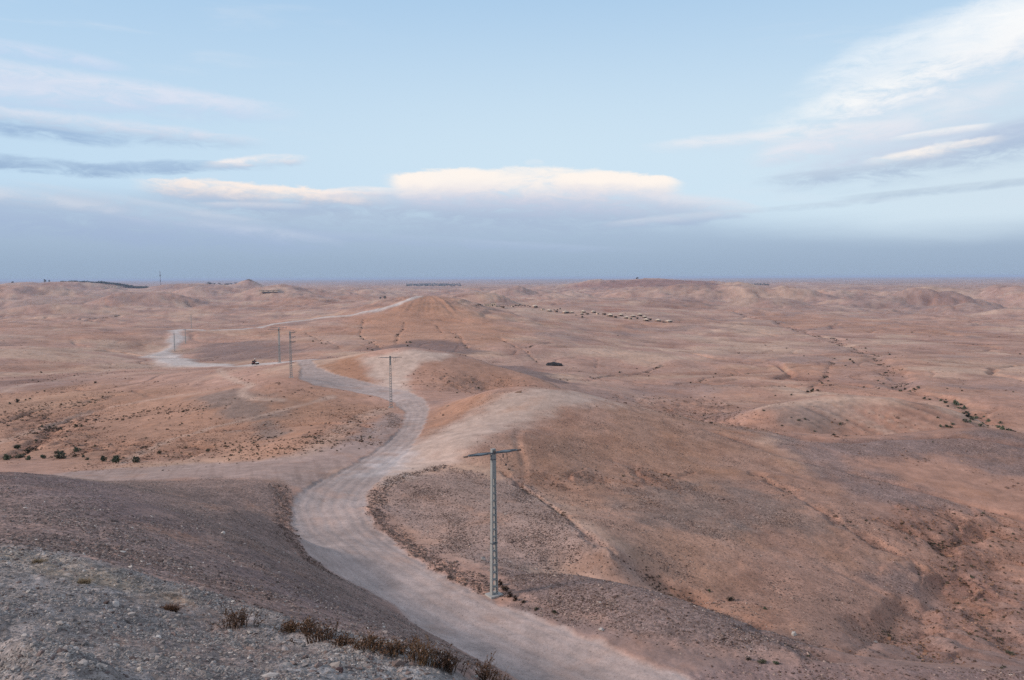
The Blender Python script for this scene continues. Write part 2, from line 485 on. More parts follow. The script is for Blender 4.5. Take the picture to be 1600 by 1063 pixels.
# ------------------------------------------------------------------ named rises: (px, py of the top, distance, half width px, power, depth ratio)
RISES = [
 (668,461.5,725,98,2.3,1.0),(768,487,760,60,2.4,1.0),(606,484,712,40,2.0,1.5),(725,474,735,40,2.2,1.0),
 (745,455,1150,52,4.0,1.0),(690,462,1100,26,2.5,1.0),(797,444,2350,30,3.0,1.0),(850,471,1200,60,2.5,0.6),
 (1010,440,3000,132,6.0,0.7),(390,444.5,3000,44,2.2,0.8),(390,437.5,3000,15,2.2,1.0),
 (232,453,1700,70,2.4,0.9),(172,456,1620,30,2.2,1.0),(40,452,1900,85,3.0,0.8),(85,441.5,2900,95,5.0,0.7),(-110,441.5,2900,120,5.0,0.7),
 (330,449,2300,50,2.4,0.8),(440,452,2000,62,2.6,0.7),(545,452,2300,80,3.0,0.6),(470,462,1500,60,2.5,0.7),(300,445,3000,60,4.0,0.6),
 (1130,452,1750,110,4.0,0.6),(1275,452,1850,85,4.0,0.6),(1430,446.5,2100,62,2.6,0.8),(1462,457,1650,50,3.0,0.7),(1575,449,2000,70,3.5,0.7),
 (1250,442,4400,55,3.5,0.8),(1355,444,3900,60,3.0,0.8),(1340,461,1500,60,2.6,0.7),(1200,463,1400,70,2.6,0.6),(1680,452,1800,80,3,0.7),
 (1020,470,1250,70,2.6,0.6),(120,476,1250,80,2.4,0.6),(330,478,1300,70,2.4,0.5),(20,490,1050,70,2.4,0.5),
]
for px, py, Yd, hw, p, dr in RISES:
    x0, y0, zb = at_depth(px, Yd)
    d = ray(px, py)
    zt = d[2] / d[1] * Yd
    w = hw * Yd / F
    ex, ey = x0 / math.hypot(x0, y0), y0 / math.hypot(x0, y0)
    lat = (GX - x0) * ey - (GY - y0) * ex
    dep = (GX - x0) * ex + (GY - y0) * ey
    dd = np.sqrt((lat / w) ** 2 + (dep / (w * dr)) ** 2)
    if zt > zb:
        Z += (zt - zb) * np.exp(-0.8 * np.minimum(dd, 6) ** p)

# ------------------------------------------------------------------ marks on the land: regions and lines traced on the ground itself
def _trace(pl, close, step=14.0, yr=(0, 1e9)):
    q = []
    n = len(pl)
    for i in range(n if close else n - 1):
        a, b = pl[i], pl[(i + 1) % n]
        k = max(1, int(math.hypot(b[0] - a[0], b[1] - a[1]) / step))
        for j in range(k):
            q.append((a[0] + (b[0] - a[0]) * j / k, a[1] + (b[1] - a[1]) * j / k))
    if not close:
        q.append(pl[-1])
    o = []
    for px, py in q:
        x, y, z = hit(px, py, *yr)
        o.append((math.atan2(x, y), math.log(math.hypot(x, y))))
    return np.array(o)


def _near(o, marg):
    return np.nonzero(((gth > o[:, 0].min() - marg) & (gth < o[:, 0].max() + marg) & (gt > o[:, 1].min() - marg) & (gt < o[:, 1].max() + marg)).ravel())[0]


_wob = {}


def wobble(scale):
    """edge unevenness, in units of its own size"""
    if scale not in _wob:
        _wob[scale] = fbm(GX / scale, GY / scale, int(scale * 10) + 3, 3).ravel()
    return _wob[scale]


def _seg_dist(P, o, close):
    n = len(o)
    px_, py_ = P[:, 0].astype(np.float32), P[:, 1].astype(np.float32)
    best = np.full(len(P), 1e9, np.float32); arc = np.zeros(len(P), np.float32); side = np.ones(len(P), np.float32)
    L = 0.0
    for i in range(n if close else n - 1):
        a, b = o[i], o[(i + 1) % n]
        bx, by = np.float32(b[0] - a[0]), np.float32(b[1] - a[1])
        l2 = bx * bx + by * by
        if l2 < 1e-13:
            continue
        ax, ay = px_ - np.float32(a[0]), py_ - np.float32(a[1])
        u = np.clip((ax * bx + ay * by) / l2, 0, 1)
        d = (ax - u * bx) ** 2 + (ay - u * by) ** 2
        if close:
            np.minimum(best, d, out=best)
        else:
            k = d < best
            best[k] = d[k]; arc[k] = L + u[k] * math.sqrt(l2); side[k] = np.sign(bx * ay[k] - by * ax[k])
            L += math.sqrt(l2)
    return np.sqrt(best), arc, side


def region(pl, soft=1.0, wob=0.0, ws=8.0, grow=0.0, yr=(0, 1e9)):
    """mask (flat array over the ground) of a traced area; soft, wob, grow in metres"""
    o = _trace(pl, True, yr=yr)
    idx = _near(o, 0.004 + (soft + wob + abs(grow)) / math.exp(o[:, 1].min()))
    P = np.stack([gth.ravel()[idx], gt.ravel()[idx]], 1)
    d, _, _ = _seg_dist(P, o, True)
    ins = np.zeros(len(P), bool)
    n = len(o)
    for i in range(n):
        a, b = o[i], o[(i + 1) % n]
        c = (a[1] > P[:, 1]) != (b[1] > P[:, 1])
        if c.any():
            xx = (b[0] - a[0]) * (P[:, 1] - a[1]) / ((b[1] - a[1]) if b[1] != a[1] else 1e-12) + a[0]
            ins ^= c & (P[:, 0] < xx)
    sd = np.where(ins, d, -d) * R_.ravel()[idx] + grow
    if wob:
        sd = sd + wobble(ws)[idx] * wob
    out = np.zeros(gth.size, np.float32)
    out[idx] = sst(sd, -soft * 0.5, soft * 0.5)
    return out


def line(pl, width, soft=None, wob=0.0, ws=8.0, yr=(0, 1e9), full=False):
    o = _trace(pl, False, yr=yr)
    soft_ = width if soft is None else soft
    idx = _near(o, 0.004 + (width + soft_ + wob) / math.exp(o[:, 1].min()))
    P = np.stack([gth.ravel()[idx], gt.ravel()[idx]], 1)
    d, arc, side = _seg_dist(P, o, False)
    dm = d * R_.ravel()[idx]
    if wob:
        dm = dm + wobble(ws)[idx] * wob
    out = np.zeros(gth.size, np.float32)
    soft = width if soft is None else soft
    out[idx] = 1 - sst(dm, width * 0.5 - soft * 0.5, width * 0.5 + soft * 0.5)
    if full:
        return out, idx, dm * side, arc * R_.ravel()[idx]
    return out


ROAD = [(1110,1075),(1085,1063),(900,988),(770,938),(700,902),(640,868),(592,826),(568,792),(575,768),(610,735),(640,705),(662,668),(671,640),(664,624),(640,612),(600,604),(560,594),(520,584),(496,574),(482,562),
        (462,562),(470,575),(468,592),(492,602),(540,610),(590,620),(618,630),(634,645),(628,668),(606,690),(575,712),(530,738),(490,755),(462,775),(453,800),(458,830),(480,862),(520,892),(560,912),(610,940),(650,975),(720,1015),(790,1052),(830,1075)]
m_road = region(ROAD, 0.7, 0.7, 2.2, yr=(35, 245))
m_road2 = np.maximum(region([(224,557),(245,548),(262,543),(266,530),(262,517),(285,514),(290,527),(276,541),(270,549),(285,559),(320,566),(372,568),(368,572),(310,573),(255,570)], 8, 6, 30, yr=(270, 680)),
                     1.0 * line([(285,514),(330,516),(380,514),(420,508),(460,501),(510,495),(560,490),(600,482),(630,472),(655,463)], 8.0, 5, yr=(560, 760)))
m_road2 = np.maximum(m_road2, line([(484,562),(460,564),(437,566.5),(405,569),(385,570.5),(360,572)], 7.0, 3, 1, 8, yr=(222, 278)))
m_spur = region([(586,728),(612,708),(650,688),(700,668),(742,644),(770,624),(792,611),(850,607),(910,613),(955,624),(930,633),(880,640),(845,652),(800,672),(750,696),(705,716),(650,742),(600,755)], 8, 5, 6, yr=(85, 152))
m_dome = region([(566,560),(640,548),(700,552),(712,557),(660,566),(640,580),(632,600),(648,616),(616,618),(596,606),(578,588)], 4, 3, 6, yr=(160, 238))
m_track = region([(60,744),(120,736),(200,730),(300,726),(400,721),(470,712),(535,690),(575,668),(610,645),(628,648),(618,680),(580,712),(535,735),(480,766),(445,752),(400,746),(312,746),(219,750),(150,752)], 3.0, 2.0, 5, yr=(80, 170))
m_path = np.maximum.reduce([line([(325,577),(350,586),(378,597),(392,603),(378,610),(380,618),(400,623),(440,626)], 2.2, 1.6, yr=(150, 330)),
                            0.7 * line([(0,612),(40,600),(120,585),(210,572),(330,556)], 5, 5, 3, 20, yr=(200, 600)),
                            0.6 * line([(0,692),(60,670),(150,640),(260,622),(330,612)], 3, 3, 2, 10, yr=(130, 300)),
                            0.8 * line([(180,728),(260,690),(330,668),(420,648),(520,620)], 2.0, 1.6, 1, 6, yr=(110, 220)),
                            0.7 * line([(470,720),(520,680),(560,655),(600,640)], 4, 4, 1, 6, yr=(110, 180))])
m_shelf = region([(-250,850),(0,862),(60,872),(120,880),(250,916),(360,951),(480,988),(600,1018),(722,1054),(745,1085),(600,1300),(-250,1300)], 1.3, 1.3, 1.4, yr=(1, 17))
m_slope = region([(-200,716),(0,728),(81,738),(156,752),(230,790),(330,850),(430,915),(560,980),(650,1022),(722,1055),(600,1018),(480,988),(360,951),(250,916),(120,880),(0,862),(-200,850)], 5, 4, 5, yr=(11, 90))
m_slopeb = region([(156,751),(219,751),(312,747),(400,747),(432,752),(450,768),(450,800),(458,838),(482,870),(560,915),(650,978),(790,1058),(722,1058),(650,1022),(560,980),(430,915),(330,850),(230,790)], 4, 2.5, 5, yr=(15, 95))
m_dark = np.maximum(region([(-150,720),(0,728),(100,742),(200,760),(262,800),(250,824),(170,810),(70,776),(0,765),(-150,760)], 8, 6, 6, yr=(35, 90)),
                    0.8 * region([(330,905),(430,880),(520,930),(600,985),(520,968),(420,935)], 4, 4, 3, yr=(15, 50)))
m_lhill = region([(-200,620),(0,610),(120,600),(260,606),(380,615),(470,604),(540,618),(605,640),(570,672),(500,700),(400,722),(200,727),(0,722),(-200,720)], 22, 14, 18, yr=(110, 260))
m_lgrey = np.maximum(region([(300,622),(380,606),(432,630),(450,652),(390,662),(330,645)], 8, 6, 6, yr=(120, 240)), region([(372,672),(420,656),(452,672),(420,690)], 5, 4, 5, yr=(110, 170)))
m_h1 = region([(660,690),(720,640),(790,612),(860,610),(960,630),(1190,676),(1320,760),(1450,880),(1480,910),(1420,980),(1290,1030),(1100,950),(1000,890),(900,800),(800,735),(720,720)], 9, 6, 8, yr=(60, 156))
m_hgrey = region([(800,745),(880,803),(960,862),(1000,892),(900,890),(800,890),(740,880),(660,840),(600,795),(590,770),(620,748),(700,735)], 3, 2.5, 4, yr=(58, 110))
m_mound = region([(770,892),(850,892),(920,898),(1000,916),(1100,946),(1200,982),(1275,1004),(1290,1028),(1180,1030),(1060,1010),(960,985),(860,960),(800,930)], 3, 2, 4, yr=(44, 66))
m_patch = region([(950,775),(1040,752),(1140,752),(1240,782),(1290,812),(1250,836),(1120,838),(1000,815)], 7, 7, 5, yr=(75, 120))
m_rgrey = np.maximum.reduce([region([(1270,694),(1300,689),(1450,683),(1530,670),(1600,682),(1660,700),(1640,730),(1500,716),(1400,716),(1330,718)], 5, 4, 6, yr=(100, 156)), region([(1180,668),(1280,692),(1380,735),(1490,790),(1420,800),(1330,770),(1240,725)], 9, 8, 8, yr=(80, 156)),
                             region([(1440,690),(1530,672),(1600,684),(1640,760),(1560,740),(1470,712)], 10, 8, 8, yr=(100, 165)),
                             0.8 * region([(1380,880),(1460,900),(1480,912),(1420,925),(1350,905)], 3, 3, 4, yr=(60, 90))])
m_pink = region([(1040,1063),(1180,1034),(1300,1034),(1450,1042),(1640,1046),(1640,1100),(1100,1100)], 2, 1, 3, yr=(36, 47))
m_h4g = region([(1190,636),(1240,629),(1320,622),(1350,634),(1330,660),(1290,684),(1230,664)], 10, 10, 10, yr=(170, 236))
m_h4r = region([(1340,636),(1400,624),(1480,640),(1545,668),(1460,684),(1360,690),(1300,688)], 10, 8, 10, yr=(165, 236))
m_pyr = region([(560,500),(612,480),(640,466),(668,460),(700,468),(740,490),(790,500),(810,530),(760,545),(680,540),(590,545),(560,530)], 30, 20, 30, yr=(420, 760))
m_hump = np.maximum.reduce([region([(560,546),(610,540),(660,533),(720,537),(770,550),(730,552),(640,545)], 12, 8, 20, yr=(380, 460)),
                            region([(730,562),(790,556),(830,572),(880,596),(905,604),(840,596),(790,584)], 10, 8, 15, yr=(240, 380)),
                            0.9 * region([(290,548),(330,536),(400,532),(470,545),(440,560),(380,564),(330,560)], 20, 14, 30, yr=(390, 560))])
m_camp = region([(735,487),(800,476),(850,476),(900,484),(980,488),(1045,498),(1000,502),(900,494),(820,486)], 25, 20, 30, yr=(700, 900))
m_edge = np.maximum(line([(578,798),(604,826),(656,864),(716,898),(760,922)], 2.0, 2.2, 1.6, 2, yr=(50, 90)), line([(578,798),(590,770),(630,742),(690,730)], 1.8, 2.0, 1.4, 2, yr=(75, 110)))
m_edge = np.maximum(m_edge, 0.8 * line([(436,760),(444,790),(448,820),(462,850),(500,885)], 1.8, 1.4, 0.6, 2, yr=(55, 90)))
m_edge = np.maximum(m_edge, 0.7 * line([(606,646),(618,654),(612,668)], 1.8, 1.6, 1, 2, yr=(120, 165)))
m_bad = np.maximum.reduce([region([(1330,820),(1480,790),(1600,820),(1640,1000),(1500,1040),(1380,1020),(1440,950),(1480,905),(1400,860)], 8, 6, 6, yr=(56, 110)),
                           0.8 * region([(790,735),(900,742),(1000,735),(1090,752),(1060,770),(940,760),(850,760)], 6, 6, 6, yr=(90, 125)),
                           0.7 * region([(690,590),(800,590),(860,606),(800,612),(700,612)], 8, 6, 6, yr=(180, 225)),
                           0.8 * region([(20,640),(140,650),(180,690),(300,690),(330,715),(180,722),(30,690)], 10, 8, 8, yr=(115, 190)),
                           0.8 * region([(540,650),(590,650),(570,672),(500,690),(470,690)], 6, 4, 5, yr=(110, 165)),
                           0.6 * region([(960,620),(1100,622),(1200,650),(1190,676),(1050,650)], 15, 8, 10, yr=(152, 300))])
# dry channels
GULLY = [
 ([(786,738),(830,770),(880,803),(920,836),(960,864),(1000,893)], 1.1, 0.7, (64, 110)),
 ([(1000,893),(1060,925),(1130,955),(1200,985),(1260,1005),(1300,1030)], 3.0, 1.2, (46, 72)),
 ([(960,720),(1060,745),(1090,735)], 1.5, 0.5, (100, 126)),
 ([(1180,740),(1270,790),(1350,840),(1420,872),(1475,910)], 2.2, 0.9, (64, 122)),
 ([(1500,905),(1460,935),(1410,968),(1360,1000),(1310,1030)], 4.0, 2.2, (56, 84)),
 ([(1475,905),(1530,950),(1570,985),(1620,1005)], 3.0, 1.6, (60, 90)),
 ([(1390,820),(1460,850),(1540,830),(1620,850)], 3.0, 1.2, (76, 102)),
 ([(568,498),(566,510),(561,526),(575,536),(596,546)], 5, 2.4, (430, 700)),
 ([(632,503),(630,514),(622,526),(619,540)], 5, 2.4, (430, 690)),
 ([(478,520),(488,530),(505,536),(530,543)], 5, 2.0, (400, 640)),
 ([(682,505),(690,520)], 4, 1.6, (430, 690)),
 ([(702,516),(716,528),(730,545)], 5, 2.4, (430, 690)),
 ([(780,528),(806,540),(824,550),(840,566)], 4, 2.2, (400, 560)),
 ([(815,542),(860,534)], 3, 1.2, (400, 560)),
 ([(932,560),(932,575)], 4, 1.6, (340, 520)),
 ([(1040,570),(1000,580),(960,584),(920,592),(880,596)], 6, 2.4, (300, 420)),
 ([(1100,478),(1160,490),(1230,508),(1280,524),(1330,540),(1370,560),(1400,585),(1410,604)], 14, 3.5, (310, 1100)),
 ([(1170,604),(1250,601),(1330,597),(1400,606),(1470,618),(1500,628),(1522,648),(1545,664),(1592,682)], 7, 3.0, (180, 340)),
 ([(1265,610),(1290,585),(1300,565)], 6, 2.0, (300, 480)),
 ([(1060,600),(1120,588),(1180,580)], 6, 2.0, (300, 480)),
 ([(0,660),(60,640),(130,628),(180,618)], 4, 1.5, (150, 300)),
 ([(150,640),(100,660),(60,690),(20,714)], 4, 1.5, (115, 200)),
 ([(120,504),(170,497),(200,490)], 14, 4, (700, 1400)),
]
carve = np.zeros(gth.size, np.float32)
m_gul = np.zeros(gth.size, np.float32)
for pl, w_, dp, yr in GULLY:
    w_ *= 0.62
    dp *= 0.75
    if yr[1] > 400 and yr[1] < 710:
        w_ *= 0.5; dp *= 0.6
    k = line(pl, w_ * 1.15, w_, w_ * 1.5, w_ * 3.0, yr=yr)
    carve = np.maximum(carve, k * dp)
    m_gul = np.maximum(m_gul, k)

sh2 = gth.shape
rs = lambda a: a.reshape(sh2)
m_rd = np.clip(np.maximum(m_road, m_road2), 0, 1)
calm = 1 - np.clip(np.maximum.reduce([m_rd, 0.75 * m_spur, 0.7 * m_track, 0.5 * m_dome]), 0, 0.96)
calm = rs(calm)
# ------------------------------------------------------------------ relief
def fade(a, b):
    return sst(R_, a, b)


plain = 1 - sst(R_, 4500, 9000) * 0.75
nA = billow(GX / 1050, GY / 540, 11, 3)
nB = billow(GX / 230 + 0.35 * perlin(GX / 300, GY / 300, 5), GY / 165 + 0.3 * perlin(GX / 260, GY / 260, 15), 23, 4)
nC = billow(GX / 62 + 0.3 * perlin(GX / 90, GY / 90, 6), GY / 62, 31, 3)
amp = 0.6 + 0.8 * sst(fbm(GX / 1500, GY / 1500, 77, 2), -0.3, 0.4)
keep = 1 - 0.8 * np.exp(-((R_ - 900) / 240) ** 2) * sst(np.abs(gth - 0.09), 0.14, 0.05)
dz = (nA - 0.3) * 46 * fade(900, 1800) * amp * plain * (1 - 0.72 * fade(2300, 3600))
dz += (nB - 0.3) * 27.0 * fade(620, 1150) * amp * keep * (1 - 0.5 * fade(2300, 3600)) * (1 - 0.6 * fade(4000, 8000))
dz += (nB - 0.3) * 5.5 * fade(260, 420) * (1 - fade(620, 1100)) * keep * calm
dz += (nC - 0.3) * 2.3 * fade(150, 320) * keep * (0.25 + 0.75 * calm) * (1 - 0.5 * fade(3000, 6000))
nD = fbm(GX / 17, GY / 17, 41, 4)
nE = billow(GX / 7.5 + 0.4 * nD, GY / 7.5, 43, 3)
near = 1 - fade(700, 1500)
dz += nD * 0.42 * fade(22, 60) * calm * near
dz -= rs(carve) * (0.55 + 0.5 * nD)
mb = rs(m_bad)
dz += -(0.42 - nE) * 1.1 * mb * fade(50, 75)
nF = billow(GX / 1.7 + 0.3 * nD, GY / 1.7, 51, 3)
nH = fbm(GX / 0.55, GY / 0.55, 61, 3)
dz += (nF - 0.3) * 0.10 * (1 - fade(90, 140)) * calm
dz += (nF - 0.3) * 0.4 * rs(m_edge) * (1 - fade(170, 240))
dz += nH * 0.055 * (1 - fade(40, 60)) * calm
_xp, _yp, _ = at_depth(668, 725)
_ap = np.arctan2(GY - _yp, GX - _xp); _rp = np.hypot(GX - _xp, GY - _yp)
_fl = np.abs(perlin(np.cos(_ap) * 5.5 + 9, np.sin(_ap) * 5.5 + _rp * 0.012, 7)) + 0.5 * np.abs(perlin(np.cos(_ap) * 13 + 9, np.sin(_ap) * 13 + _rp * 0.02, 8))
dz += (_fl - 0.35) * 1.3 * sst(_rp, 6, 30) * (1 - sst(_rp, 60, 110))
rill = fbm((GX * .80 + GY * .60) / 2.6 + .5 * nD, (GY * .80 - GX * .60) / 60.0, 131, 3).ravel()
dz += rs(np.maximum(m_h4g, m_h4r) * rill) * 0.7
dz += np.sin((Z + 4 * nC) * 1.5) * 0.45 * fade(450, 800) * plain
_L = (Z + dz + 1.2 * nD) / 1.15
_fr = _L - np.floor(_L)
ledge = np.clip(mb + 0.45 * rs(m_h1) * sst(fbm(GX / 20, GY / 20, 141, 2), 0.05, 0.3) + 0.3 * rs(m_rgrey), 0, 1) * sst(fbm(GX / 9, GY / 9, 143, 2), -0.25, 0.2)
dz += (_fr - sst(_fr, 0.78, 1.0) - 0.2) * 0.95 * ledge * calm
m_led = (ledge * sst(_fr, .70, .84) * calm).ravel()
# small runnels everywhere, larger ones on the far land
_wx, _wy = GX + 9 * perlin(GX / 33, GY / 33, 161), GY + 9 * perlin(GX / 33, GY / 33, 163)
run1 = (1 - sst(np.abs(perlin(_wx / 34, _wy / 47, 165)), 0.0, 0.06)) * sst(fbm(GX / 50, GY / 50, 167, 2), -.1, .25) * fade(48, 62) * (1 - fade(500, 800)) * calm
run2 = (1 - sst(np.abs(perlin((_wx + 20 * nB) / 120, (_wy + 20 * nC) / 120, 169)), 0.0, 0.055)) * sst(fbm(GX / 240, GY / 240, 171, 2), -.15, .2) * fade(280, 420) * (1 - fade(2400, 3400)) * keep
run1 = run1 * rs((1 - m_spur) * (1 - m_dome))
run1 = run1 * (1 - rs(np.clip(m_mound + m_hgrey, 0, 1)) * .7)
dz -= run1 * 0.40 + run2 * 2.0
# lip of the shelf: a loose berm, and a heap in the near corner
dz += rs(line([(0,864),(120,882),(250,918),(360,953),(480,989),(600,1019),(722,1054)], 1.6, 1.6, 0.5, 1.5, yr=(10, 18))) * 0.22
dz += rs(region([(0,1040),(60,1034),(110,1052),(170,1063),(170,1160),(0,1160)], 0.5, 0.3, 0.7, yr=(4, 10))) * 0.35
# the road is worn a little into the ground and has wheel ruts
CLINE = [(1000,1070),(900,1034),(760,975),(660,918),(590,872),(530,825),(512,790),(522,765),(560,735),(610,705),(642,672),(650,645),(636,625),(590,612),(530,600),(485,585),(474,572),(478,563)]
_, ridx, rlat, rarc = line(CLINE, 16, 2, yr=(35, 245), full=True)
lat = np.full(gth.size, 99.0); lat[ridx] = rlat
arc = np.zeros(gth.size); arc[ridx] = rarc
rut = np.zeros(gth.size)
for c_, w_ in ((-1.9, .3), (-0.55, .3), (0.75, .3), (2.0, .35), (-2.9, .3), (2.9, .4)):
    rut = np.maximum(rut, np.exp(-((lat + 0.35 * wobble(17.0) - c_) / w_) ** 2))
dz -= rs(rut * m_road) * 0.035
dz -= rs(m_road) * 0.10 * (R_ < 240)
Z = Z + dz

# ------------------------------------------------------------------ colour of the ground (soil, gravel, dust; darker in creases and on ledge risers)
nS = fbm(GX / 26, GY / 26, 151, 4).ravel(); nT = fbm(GX / 6.5, GY / 6.5, 153, 3).ravel()
C = np.zeros((gth.size, 3), np.float32)


def lay(mask, c, k=1.0):
    a = (np.clip(mask, 0, 1) * k).astype(np.float32)[:, None]
    C[:] = C * (1 - a) + np.array(c, np.float32) * a


RED = (.312, .198, .158); ORANGE = (.318, .192, .138); DUST = (.400, .300, .252); PALE = (.440, .350, .305); ROADC = (.362, .284, .260)
GREY = (.165, .138, .128); SHELF = (.235, .210, .203); PURPLE = (.155, .118, .118); BROWN = (.222, .162, .144)
ROSE = (.350, .230, .190); TAN = (.345, .245, .190); DARKR = (.165, .088, .068); MAUVE = (.230, .165, .150); REDF = (.335, .202, .156); ORF = (.360, .212, .152)
big = fbm(GX / 260, GY / 260, 81, 4).ravel()
mid = fbm(GX / 70, GY / 70, 83, 4).ravel()
sml = fbm(GX / 16, GY / 16, 85, 4).ravel()
hug = fbm(GX / 900, GY / 900, 87, 3).ravel()
lay(np.ones(gth.size), ROSE)
lay(sst(big + 0.5 * mid, -0.05, 0.3), REDF, 0.8)
lay(sst(mid - 0.6 * big, 0.06, 0.3), (.43, .315, .25), 0.75)
lay(sst(hug + 0.4 * big, 0.05, 0.4) * fade(700, 1400).ravel(), MAUVE, 0.7)
lay(sst(-mid + 0.3 * big, 0.12, 0.36), MAUVE, 0.7)
# bands of bared strata follow height
hb = np.sin((Z.ravel() + 3 * mid) * 0.9) * 0.5 + 0.5
lay(sst(hb, 0.80, 0.97) * fade(230, 420).ravel() * sst(big, -0.25, 0.3), ORF, 0.6)
lay(sst(1 - hb, 0.85, 0.99) * fade(230, 420).ravel(), DUST, 0.30)
ff = fade(170, 420).ravel()
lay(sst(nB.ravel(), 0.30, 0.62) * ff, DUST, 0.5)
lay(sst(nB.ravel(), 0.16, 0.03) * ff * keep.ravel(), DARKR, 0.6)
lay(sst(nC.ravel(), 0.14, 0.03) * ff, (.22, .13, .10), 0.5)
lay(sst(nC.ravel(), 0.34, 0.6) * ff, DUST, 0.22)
lay(sst(nS, .12, .4) * fade(140, 260).ravel(), (.42, .30, .24), 0.4)
lay(sst(-nS, .15, .42) * fade(140, 260).ravel(), (.215, .130, .105), 0.42)
lay(m_pyr, ORF, 0.75)
lay(m_lhill, ORANGE, 0.72)
lay(m_lgrey, GREY, 0.7)
lay(m_h1, RED, 0.85)
lay(m_h1 * sst(sml + mid, 0.0, 0.5), ORANGE, 0.5)
lay(m_hgrey, (.270, .198, .175), 0.85)
lay(region([(770,940),(900,990),(1080,1063),(1220,1040),(1060,1008),(960,983),(860,956)], 1.5, 1.0, 2, yr=(40, 58)), (.215, .160, .148), 0.85)
lay(m_mound, (.178, .136, .127), 0.92)
lay(m_patch, GREY, 0.62)
lay(m_rgrey, (.178, .138, .132), 0.8)
lay(m_pink, (.235, .170, .160), 0.85)
lay(m_h4g, (.205, .165, .15), 0.75)
lay(m_h4r, (.285, .178, .142), 0.8)
lay(np.maximum(m_h4g, m_h4r) * sst(rill, .05, .4), (.37, .275, .23), 0.6)
lay(np.maximum(m_h4g, m_h4r) * sst(-rill, .1, .4), (.15, .10, .085), 0.45)
lay(region([(1290,700),(1330,689),(1400,690),(1450,684),(1500,668),(1545,672),(1590,690),(1560,690),(1500,684),(1450,694),(1380,702)], 4, 4, 6, yr=(160, 215)), (.19, .095, .075), 0.7)
lay(line([(1200,634),(1240,630),(1300,625),(1330,622),(1400,624),(1450,631),(1490,643),(1530,660)], 7, 7, 4, 10, yr=(190, 245)), (.43, .325, .265), 0.55)
lay(region([(885,450),(905,444),(950,440),(1010,437),(1100,439),(1142,446),(1130,451),(1000,450)], 60, 40, 120, yr=(2500, 3400)), (.205, .115, .098), 0.75)
lay(region([(1415,474),(1440,462),(1470,456),(1500,458),(1515,470),(1480,474)], 30, 30, 60, yr=(1300, 1900)), (.205, .13, .115), 0.4)
lay(region([(1350,455),(1400,449),(1430,446),(1470,449),(1500,455),(1430,458)], 50, 40, 80, yr=(1700, 2500)), (.43, .315, .235), 0.6)
lay(region([(1050,462),(1130,452),(1240,455),(1250,464),(1150,468)], 40, 40, 80, yr=(1400, 2000)), (.40, .285, .225), 0.5)
lay(region([(1000,474),(1080,468),(1150,474),(1100,482),(1020,480)], 30, 30, 60, yr=(900, 1700)), (.22, .135, .112), 0.5)
lay(m_hump, (.175, .128, .120), 0.88)
lay(m_camp, DUST, 0.45)
lay(line([(905,489.5),(930,490),(965,490.5),(1000,495)], 4, 4, 2, 8, yr=(690, 960)), PALE, 0.8)
lay(region([(938,478),(1000,477),(1010,486),(945,488)], 12, 12, 14, yr=(800, 1100)) * sst(hb, .4, .8), (.27, .12, .085), 0.7)
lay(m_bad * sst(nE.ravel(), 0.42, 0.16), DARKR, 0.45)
lay(m_h1 * sst(nT, .08, .4), (.300, .205, .170), 0.35)
lay(m_h1 * sst(-nT, .1, .4), (.185, .110, .086), 0.35)
lay(m_slopeb, BROWN, 0.95)
lay(m_slope, (.222, .164, .150), 0.95)
lay(m_dark, PURPLE, 0.8)
lay(m_shelf, SHELF, 0.95)
lay(region([(430,985),(600,1022),(722,1056),(745,1085),(560,1090),(470,1045)], 1.0, 1.0, 1.0, yr=(7, 17)), (.31, .285, .275), 0.8)
lay(region([(180,985),(330,965),(470,1010),(440,1075),(250,1075)], 1.2, 1.5, 1.2, yr=(5, 14)), (.185, .142, .130), 0.75)
lay(line([(0,866),(60,878),(140,898),(260,930)], 1.0, 1.2, 0.8, 1.2, yr=(10, 18)), (.27, .205, .14), 0.55)
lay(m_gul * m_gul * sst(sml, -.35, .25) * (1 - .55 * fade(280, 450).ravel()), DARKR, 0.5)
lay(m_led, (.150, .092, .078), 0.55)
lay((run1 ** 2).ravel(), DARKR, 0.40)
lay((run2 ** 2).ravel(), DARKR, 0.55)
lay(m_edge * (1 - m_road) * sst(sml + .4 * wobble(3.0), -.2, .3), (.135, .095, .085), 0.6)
lay(region([(500,572),(530,562),(562,556),(575,588),(600,612),(560,604),(520,592)], 6, 4, 6, yr=(190, 250)), (.335, .190, .130), 0.75)
lay(region([(655,566),(705,554),(780,572),(860,600),(800,608),(700,612),(650,600)], 8, 6, 6, yr=(170, 235)), (.310, .190, .145), 0.7)
lay(region([(652,690),(672,650),(700,628),(760,614),(785,616),(740,640),(700,664)], 4, 3, 5, yr=(125, 165)), (.330, .195, .140), 0.75)
lay(m_spur, PALE, 0.85)
lay(m_dome, PALE, 0.92)
lay(m_track, (.325, .250, .228), 0.88)
lay(m_path, DUST, 0.75)
lay(m_road2, (.47, .42, .40), 0.9)
rc = np.ones((gth.size, 3), np.float32) * np.array(ROADC, np.float32)
lay(m_road, ROADC, 0.97)
streak = fbm(lat / 0.42, arc / 22.0, 91, 3)
fine = fbm(lat / 0.16, arc / 9.0, 93, 2)
lay(m_road * sst(streak, 0.05, 0.45), (.405, .335, .315), 0.38)
lay(m_road * sst(-streak, 0.08, 0.5), (.292, .228, .208), 0.45)
lay(m_road * sst(nT + .6 * wobble(3.0), .1, .45), (.40, .335, .315), 0.2)
lay(m_road * sst(-nT + .5 * wobble(2.0), .15, .5), (.27, .215, .20), 0.35)
lay(m_road * rut * sst(fine, -0.3, 0.2), (.27, .215, .20), 0.4)
lay(m_road * sst(fine, 0.1, 0.5), (.39, .34, .325), 0.25)
